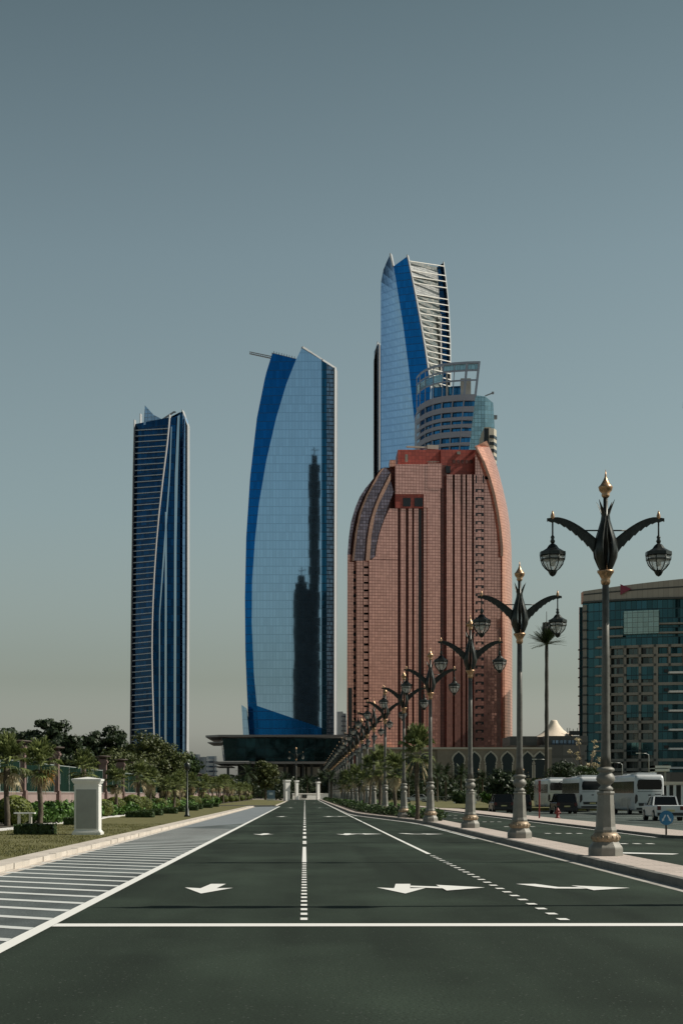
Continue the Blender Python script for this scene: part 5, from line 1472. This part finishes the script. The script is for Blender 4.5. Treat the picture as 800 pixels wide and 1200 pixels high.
# pale far buildings
Yf = 1000.0
for (x0_, x1_, yt_, lb) in ((222,236,887,'low white far building with a stepped top right of the banded tower'),(238,256,889,'white far building with square towers left of the podium'),(396,407,836,'pale far apartment block glimpsed between the broad tower and the pink hotel')):
    r = thing('far_building', lb, 'building', (wx((x0_+x1_)/2,Yf), Yf, -.3), 0)
    b = MB(); b.box(wx(x0_,Yf), wx(x1_,Yf), Yf, Yf+20, -.3, wz(yt_,Yf)); b.box(wx(x0_+1,Yf), wx(x0_+4,Yf), Yf-1, Yf+6, -.3, wz(yt_-2,Yf)); b.box(wx(x1_-5,Yf), wx(x1_-1.5,Yf), Yf-1, Yf+6, -.3, wz(yt_-3,Yf) if yt_ > 850 else wz(yt_+8,Yf)); part(b, 'wall', M['white_bldg'], r)
    b = MB(); yq = yt_+3
    while yq < 925:
        px = x0_+1.2
        while px < x1_-1.5: b.box(wx(px,Yf), wx(px+1.3,Yf), Yf-1.2, Yf-.9 if px < x0_+4 else Yf+.1, wz(yq+1.8,Yf), wz(yq,Yf)); px += 3
        yq += 5.5
    part(b, 'window', M['t_greyblue'], r); r.rotation_euler = (0,0,.75)

# tall blocks behind the viewpoint that the glass fronts mirror
def behind(name, lb, X, Y, wd_, dp_, h, steps):
    r = thing(name, lb, 'office tower', (X, Y, -.3))
    b = MB(); b.box(X-wd_/2, X+wd_/2, Y-dp_, Y, -.3, h)
    for (f_, dh) in steps: h2 = h+dh; b.box(X-wd_/2*f_, X+wd_/2*f_, Y-dp_*.8, Y-2, h, h2); h = h2
    part(b, 'wall', M['behind'], r)
    b = MB(); b.beam((X,Y-dp_/2,h), (X,Y-dp_/2,h+10), .8, .8); b.beam((X-3,Y-dp_/2,h+6), (X+5,Y-dp_/2,h+7), .6, .6); part(b, 'mast', M['pole_black'], r)
behind('office_tower', 'dark stepped office tower behind the viewpoint, mirrored low in the broad glass tower', -3.4, -100, 15.5, 20, 205, [(.75,7),(.4,7)])
behind('office_tower', 'taller dark slab tower behind the viewpoint, mirrored beside the stepped one', 9.6, -104, 10.8, 20, 330, [(.5,10)])
behind('office_tower', 'dark office block far right of the viewpoint, mirrored low in the pink hotel', 387, 37, 36, 30, 100, [(.7,5)])
# ------------------------------------------------------------------ right side details
def wheel(mb, x, y, r_, w_=.22, m=0):
    n = 18; v = []; 
    for sx in (-w_/2, w_/2):
        for k_ in range(n): v.append((x+sx, y+r_*math.cos(2*PI*k_/n), r_+r_*math.sin(2*PI*k_/n)))
    f = [tuple(range(n-1,-1,-1)), tuple(range(n,2*n))] + [(k_, (k_+1)%n, n+(k_+1)%n, n+k_) for k_ in range(n)]
    mb.mesh(v, f, m)
def wheels(r, xs, ys, rad):
    for x in xs:
        for y in ys:
            b = MB(); wheel(b, x, y, rad, .26); wh = b.build('wheel', M['tyre'], r)
            b = MB(); wheel(b, x+math.copysign(.02,x), y, rad*.6, .26); 
            b.v = [(v[0], v[1], v[2]+rad*.4) for v in b.v]; b.build('rim', M['rim'], wh)
def loft_body(mb, secs, m=0, smooth=True):
    """secs: [(y, [(x,z)...])]"""
    n = len(secs[0][1]); v = []; f = []
    for y, pts in secs:
        for x, z in pts: v.append((x, y, z))
    for i in range(len(secs)-1):
        for k_ in range(n): k2 = (k_+1) % n; f.append((i*n+k_, i*n+k2, (i+1)*n+k2, (i+1)*n+k_))
    f.append(tuple(range(n-1,-1,-1))); f.append(tuple((len(secs)-1)*n+k_ for k_ in range(n)))
    mb.mesh(v, f, m, smooth)
def rrect(w_, z0, z1, r_, k_=4, tuck=0.0):
    pts = []
    for (cx_, cz_, a0) in ((w_/2-r_, z0+r_, -PI/2), (w_/2-r_, z1-r_, 0), (-w_/2+r_, z1-r_, PI/2), (-w_/2+r_, z0+r_, PI)):
        for i in range(k_+1):
            a = a0 + PI/2*i/k_; zz = cz_+r_*math.sin(a); xx = cx_+r_*math.cos(a)
            if tuck: xx *= 1-tuck*max(0,(zz-1.3)/(z1-1.3))
            pts.append((xx, zz))
    return pts
def make_bus(paint):
    """coach, rear at y=0 facing the camera, 12 m long"""
    r = thing('coach', 'x', 'coach', group='coaches parked beyond the side road')
    b = MB(); W_ = 2.55
    secs = [(.0, rrect(W_*.93,.55,3.10,.28,4,.05)),(.10, rrect(W_*.985,.40,3.32,.26,4,.05)),(.35, rrect(W_,.32,3.42,.25,4,.05)),(11.3, rrect(W_,.32,3.42,.25,4,.05)),(11.8, rrect(W_*.96,.40,3.25,.3,4,.05)),(12.0, rrect(W_*.88,.55,2.7,.3,4,.05))]
    loft_body(b, secs); body = b.build('body', paint, r, fix=True)
    b = MB(); b.prismY([(-1.0,2.15),(1.0,2.15),(1.06,2.5),(1.0,2.92),(.85,3.0),(-.85,3.0),(-1.0,2.92),(-1.06,2.5)], -.035, .03); b.build('rear_window', M['car_glass'], r)
    for sx in (-1,1):
        b = MB()
        for (y0_, y1_) in ((.5,2.3),(2.36,4.3),(4.36,6.3),(6.36,8.3),(8.36,10.3),(10.36,11.2)):
            b.prism([(sx*1.235,y0_),(sx*1.285,y0_),(sx*1.285,y1_),(sx*1.235,y1_)][::sx], 1.85, 2.85)
        b.build('side_window', M['car_glass'], r)
        b = MB(); b.prismY([(sx*1.15,.95),(sx*1.24,.95),(sx*1.25,1.5),(sx*1.17,1.75),(sx*1.02,1.65),(sx*1.0,1.2)][::-sx], -.015, .05); b.build('tail_light', M['tail_dark'], r)
        b = MB(); b.tube([(sx*1.2,11.8,3.1),(sx*1.5,12.1,2.9),(sx*1.52,12.1,2.5)], [.03,.04,.09], 6); b.build('mirror', M['trim_dark'], r)
        b = MB(); 
        for y0_ in (2.0,3.2,4.4,5.6): b.box(*(sorted((sx*1.27,sx*1.279))), y0_, y0_+1.1, .6, 1.4)
        b.build('luggage_door', M['bus_silver'], r)
    b = MB(); b.prismY([(-.9,.75),(.9,.75),(.95,1.0),(-.95,1.0)], -.05, .05); b.box(-1.1,1.1,-.02,.1,.42,.6); b.build('bumper', M['trim_dark'], r)
    b = MB(); b.box(-.3,.3,-.06,-.045,.82,.94); b.build('number_plate', M['plate'], r)
    b = MB(); b.box(-1.02,1.02,-.012,.03,1.95,1.99); b.box(-.12,.12,-.012,.02,1.62,1.72); b.box(.45,.95,-.012,.02,1.70,1.77); b.build('badge', M['trim_dark'], r)
    b = MB(); b.prism([(-.85,1.2),(.85,1.2),(.9,1.6),(.9,3.8),(-.9,3.8),(-.9,1.6)], 3.40, 3.60); b.prism([(-.7,6.5),(.7,6.5),(.7,8.6),(-.7,8.6)], 3.40, 3.56); b.build('roof_unit', M['car_white'], r)
    wheels(r, (-1.14,1.14), (2.9,9.6), .5)
    return r
bus = make_bus(M['car_white']); buk = kidtree(bus)
bus.location = (wx(760.5,145), 145, -.2); bus['label'] = 'white coach seen from behind, right of the tallest lamp post'
dup(bus, buk, (wx(655,188), 188, -.2), 0, 1.0, 'white coach seen from behind, left of the tallest lamp and furthest of three')
dup(bus, buk, (wx(694,165), 165, -.2), 0, 1.0, 'white coach in the middle, its right half hidden by the tallest lamp')
bus.rotation_euler = (0,0,0)

def make_car(name, cat, label, loc, paint, L, Wd, prof_low, prof_cab, rz=0, wr=.33, plate=True, bed=False):
    """prof_low: [(y,ztop)] body; prof_cab: [(y,z)] cabin. rear at y=0"""
    r = thing(name, label, cat, loc, rz)
    b = MB(); secs = []
    for y, zt, ws in prof_low: secs.append((y, rrect(Wd*ws, .28, zt, .10, 3)))
    loft_body(b, secs, smooth=False); b.build('body', paint, r, fix=True)
    b = MB(); y0_, y1_, y2_, y3_, zb_, zt_ = prof_cab
    secs = [(y0_, rrect(Wd*.90,zb_-.15,zb_+.02,.04,3)), (y1_, [(x*(.86 if z > zb_+.2 else 1), z) for x, z in rrect(Wd*.90,zb_-.15,zt_,.10,3)]), (y2_, [(x*(.86 if z > zb_+.2 else 1), z) for x, z in rrect(Wd*.90,zb_-.15,zt_,.10,3)]), (y3_, rrect(Wd*.90,zb_-.15,zb_+.02,.04,3))]
    loft_body(b, secs, smooth=False); b.build('cabin_glass', M['car_glass'], r, fix=True)
    b = MB(); b.box(-Wd*.37,Wd*.37,y1_-.02,y2_+.02,zt_-.03,zt_+.035)
    for sx in (-1,1):
        b.beam((sx*Wd*.385,y1_,zt_-.02), (sx*Wd*.445,y0_+.02,zb_), .09, .07); b.beam((sx*Wd*.385,y2_,zt_-.02), (sx*Wd*.445,y3_-.02,zb_), .08, .06)
        b.beam((sx*Wd*.40,(y1_+y2_)/2,zt_-.02), (sx*Wd*.455,(y1_+y2_)/2,zb_), .09, .05)
    b.build('roof', paint, r)
    for sx in (-1,1):
        b = MB(); b.box(*sorted((sx*Wd*.34,sx*Wd*.47)), -.02, .06, .72, .98); b.build('tail_light', M['tail_red'], r)
        b = MB(); b.box(*sorted((sx*Wd*.28,sx*Wd*.46)), L-.08, L+.02, .62, .80); b.build('headlight', M['sign_white'], r)
        b = MB(); b.box(*sorted((sx*Wd*.50,sx*Wd*.58)), y3_-.55, y3_-.40, zb_, zb_+.14); b.build('mirror', paint, r)
    b = MB(); b.box(-Wd*.46,Wd*.46,-.07,.05,.35,.55); b.box(-Wd*.46,Wd*.46,L-.05,L+.06,.32,.52); b.build('bumper', M['trim_dark'], r)
    b = MB(); b.box(-.26,.26,-.085,-.06,.62,.74); b.build('number_plate', M['plate'], r)
    wheels(r, (-Wd*.44,Wd*.44), (L*.19,L*.81), wr)
    return r
suv_low = [(.0,.95,.92),(.12,1.02,.98),(3.3,1.02,1.0),(4.4,.98,.97),(4.62,.80,.9)]
make_car('pickup_truck','pickup truck','white double-cab pickup seen from behind at the right edge, in front of a coach', (wx(785,112), 112, -.2), M['car_white'], 5.0, 1.85,
         [(.0,1.0,.95),(.1,1.03,.99),(3.7,1.03,1.0),(4.8,.98,.97),(5.0,.8,.9)], (1.5,1.75,3.0,3.8,1.0,1.62), wr=.37)
make_car('parked_suv','car','black four-wheel drive parked between the first and the middle coach', (wx(664,150), 150, -.2), M['car_dark'], 4.7, 1.9, suv_low, (.05,.45,2.9,3.7,1.0,1.78), wr=.38)
make_car('parked_suv','car','dark four-wheel drive standing under the dense rounded tree', (wx(590,158), 158, -.2), M['car_dark'], 4.7, 1.9, suv_low, (.05,.45,2.9,3.7,1.0,1.74), wr=.38)
make_car('parked_suv','car','dark car behind the second nearest lamp post', (wx(612,166), 166, -.2), M['car_dark'], 4.6, 1.85, suv_low, (.05,.45,2.9,3.7,1.0,1.7), wr=.36)
make_car('parked_sedan','car','small white car far off between the fourth and fifth lamps', (wx(502,300), 300, .05), M['car_white'], 4.4, 1.8, [(.0,.8,.92),(.12,.88,.98),(3.3,.88,1.0),(4.2,.84,.97),(4.4,.65,.9)], (.3,1.0,2.5,3.3,.85,1.42), rz=PI/2*.9, wr=.32)

# red post, hydrant, blue sign
r = thing('sign_post', 'tall thin red post with a small red plate on the far pavement', 'post', (wx(631.5,104), 104, .098))
b = MB(); b.tube([(0,0,0),(0,0,2.25)], .045, 8); b.build('pole', M['red_paint'], r)
b = MB(); b.box(-.07,.07,-.07,-.045,1.6,2.3); b.build('plate', M['red_paint'], r)
r = thing('fire_hydrant', 'short red fire hydrant on the pavement in front of the black car', 'hydrant', (wx(653,104), 104, .098))
b = MB(); b.lathe([(.16,0),(.16,.05),(.10,.07),(.10,.42),(.13,.44),(.13,.48),(.10,.52),(.05,.60),(.03,.64)], 14); b.build('body', M['red_paint'], r)
b = MB(); b.tube([(-.19,0,.34),(.19,0,.34)], .05, 10); b.tube([(0,-.18,.30),(0,0,.30)], .06, 10); b.build('nozzle', M['red_paint'], r)
r = thing('road_sign', 'round blue road sign with two white diverging arrows on a short black post', 'road sign', (13.16, 62.2, .098))
b = MB(); b.tube([(0,.03,0),(0,.03,.75)], .035, 8); b.build('post', M['pole_black'], r)
def disc(mb, c, R_, y0_, y1_, n=32):
    v = [(c[0]+R_*math.cos(2*PI*k_/n), y0_, c[1]+R_*math.sin(2*PI*k_/n)) for k_ in range(n)] + [(c[0]+R_*math.cos(2*PI*k_/n), y1_, c[1]+R_*math.sin(2*PI*k_/n)) for k_ in range(n)]
    mb.mesh(v, [tuple(range(n)), tuple(range(2*n-1,n-1,-1))] + [((k_+1)%n, k_, n+k_, n+(k_+1)%n) for k_ in range(n)])
b = MB(); disc(b, (0,.62), .265, -.012, 0); pl = b.build('disc', M['sign_blue'], r)
b = MB()
for sx in (-1,1):
    b.prismY([(sx*x, z) for x, z in [(.015,.72),(.055,.74),(.135,.58),(.165,.60),(.165,.48),(.07,.54),(.10,.56),(.03,.68)]][::sx], -.018, -.0125)
b.build('arrow', M['sign_white'], pl)

# phone mast dressed as a palm
p = W(640,755,250)
mp = make_date_palm(p.z+.3, 61, 3.0, 62, 'leaf_dark', 'cell_dark', 'palm_mast', .30, .22, -.12)
mp.location = (p.x, 250, -.3); mp['label'] = 'very tall dark palm-shaped phone mast between the lamp posts and the curved hotel'; mp['category'] = 'phone mast'
b = MB(); H_ = p.z+.3
for a in range(6): 
    an = a*PI/3; b.box(.45*math.cos(an)-.12, .45*math.cos(an)+.12, .45*math.sin(an)-.12, .45*math.sin(an)+.12, H_+.9, H_+3.2)
b.lathe([(.3,H_),(.3,H_+3.2),(.1,H_+3.3)], 10); b.build('antenna', M['lamp_grey'], mp)
b = MB(); b.tube([(0,0,H_+3.2),(0,0,H_+4.8)], .05, 6); b.build('lightning_rod', M['cell_dark'], mp)

# white bollard posts on the far lawn
for i, px in enumerate((533.5,555.3,574.5)):
    r = thing('garden_pillar', 'short white pillar on the far lawn below the arches, %s of three from the left' % nth(i+1), 'pillar', (wx(px,260), 260, .1), 0, 'white pillars on the far lawn')
    b = MB(); b.box(-.24,.24,-.24,.24,.2,1.8); b.build('shaft', M['white_paint'], r)
    b = MB(); b.box(-.34,.34,-.34,.34,0,.2); b.box(-.31,.31,-.31,.31,1.8,1.88); b.box(-.38,.38,-.38,.38,1.88,2.05); b.build('cap', M['white_paint'], r)
# gate at the road end
for i, (px, w_, yt_, lb) in enumerate(((336,.62,914,'widest white gate pillar at the road end, left of the lone tall lamp'),(347.5,.34,914.5,'slim white gate pillar at the foot of the lone tall lamp'),(372.5,.34,916,'white gate pillar with a dark ball on top, right end of the gate'))):
    Yg = 420.0; z_ = wz(yt_,Yg)
    r = thing('gate_pillar', lb, 'pillar', (wx(px,Yg), Yg, 0), .5, 'gate pillars at the road end')
    b = MB(); b.box(-w_,w_,-w_,w_,-.2,z_-.35); b.build('shaft', M['white_paint'], r)
    b = MB(); b.box(-w_-.15,w_+.15,-w_-.15,w_+.15,z_-.35,z_); b.build('cap', M['white_paint'], r)
    if i == 2:
        b = MB(); b.lathe([(.1,z_),(.4,z_+.2),(.5,z_+.55),(.35,z_+.9),(.05,z_+1.05)], 14); b.build('ball', M['lamp_dark'], r)
r = thing('boundary_wall', 'low white wall closing the far end of the road', 'wall', (wx(367,428), 428, 0))
b = MB(); b.box(wx(342,428), wx(392,428), 428, 428.5, -.3, 1.5); part(b, 'wall', M['white_paint'], r)
b = MB(); b.box(wx(341.6,428), wx(392.4,428), 427.9, 428.6, 1.5, 1.68); part(b, 'coping', M['white_paint'], r)
b = MB(); b.box(wx(353,428), wx(359,428), 427.85, 427.99, .5, 1.35); part(b, 'panel', M['lamp_dark'], r); r.rotation_euler = (0,0,.3)
b = MB(); b.prism([(-3.4,418),(14,418),(14,424),(-3.4,424)], -.3, .12); struct(b, 'end_kerb', M['paver_pink'])

# kiosk and signs behind the coaches
Yk = 170.0
r = thing('bus_shelter', 'pale flat-roofed shelter with white posts at the right edge behind the coaches', 'shelter', (wx(792,Yk), Yk, -.2))
b = MB(); b.box(wx(780,Yk), wx(830,Yk), Yk, Yk+4, wz(919.5,Yk), wz(916,Yk)); part(b, 'roof', M['tent'], r)
b = MB()
for px in (783,791,800,812): b.box(wx(px,Yk)-.12, wx(px,Yk)+.12, Yk+.3, Yk+.54, -.2, wz(919.5,Yk))
part(b, 'post', M['white_paint'], r)
b = MB(); b.box(wx(782,Yk), wx(828,Yk), Yk+3.4, Yk+3.6, -.2, wz(921,Yk)); part(b, 'back_wall', M['trim_dark'], r)
Yk = 200.0
r = thing('gantry_canopy', 'white stepped canopy block on a pole above the rightmost coach', 'canopy', (wx(775,Yk), Yk, -.2))
b = MB(); b.box(wx(765,Yk), wx(785.5,Yk), Yk, Yk+2, wz(900,Yk), wz(897.2,Yk)); b.box(wx(765,Yk), wx(784,Yk), Yk, Yk+2, wz(904,Yk), wz(901,Yk)); b.box(wx(765,Yk), wx(767,Yk), Yk, Yk+2, wz(907,Yk), wz(897.2,Yk)); part(b, 'roof', M['white_paint'], r)
b = MB(); b.box(wx(766,Yk)-.1, wx(766,Yk)+.1, Yk+.5, Yk+.7, -.2, wz(905,Yk)); b.box(wx(780,Yk)-.1, wx(780,Yk)+.1, Yk+.5, Yk+.7, -.2, wz(904,Yk)); part(b, 'post', M['pole_metal'], r)
for (px, yt_, ax, Yk, lb) in ((759.5,883,-11,260,'grey street light with a left-pointing arm in front of the curved hotel'),(728.5,894,-12,265,'grey double-arm street light beside the tallest lamp pole'),(641,890,-14,265,'grey street light with horizontal arm beside the palm mast')):
    r = thing('street_light', lb, 'street light', (wx(px,Yk), Yk, -.2), 0, 'plain grey street lights')
    z_ = wz(yt_,Yk)+.2
    b = MB(); b.tube([(0,0,0),(0,0,z_-.3),(-.3,0,z_)], [.11,.07,.06], 8); b.build('pole', M['pole_metal'], r)
    b = MB(); b.tube([(-.3,0,z_),(ax*Yk/F,0,z_+.05)], .045, 6); b.build('arm', M['pole_metal'], r)
    b = MB(); b.box(ax*Yk/F-.5, ax*Yk/F+.1, -.15, .15, z_-.03, z_+.1); b.build('lamp_head', M['white_paint'], r)
r = thing('railing', 'low grey metal railing along the far lawn beneath the white pillars', 'railing', (wx(540,290), 290, .1))
b = MB()
for z_ in (.25,.95): b.box(wx(484,290), wx(586,290), 290, 290.05, .1+z_, .16+z_)
q = wx(484,290)
while q < wx(586,290): b.box(q, q+.04, 290, 290.05, .1, 1.1); q += .5
part(b, 'rails', M['pole_metal'], r)
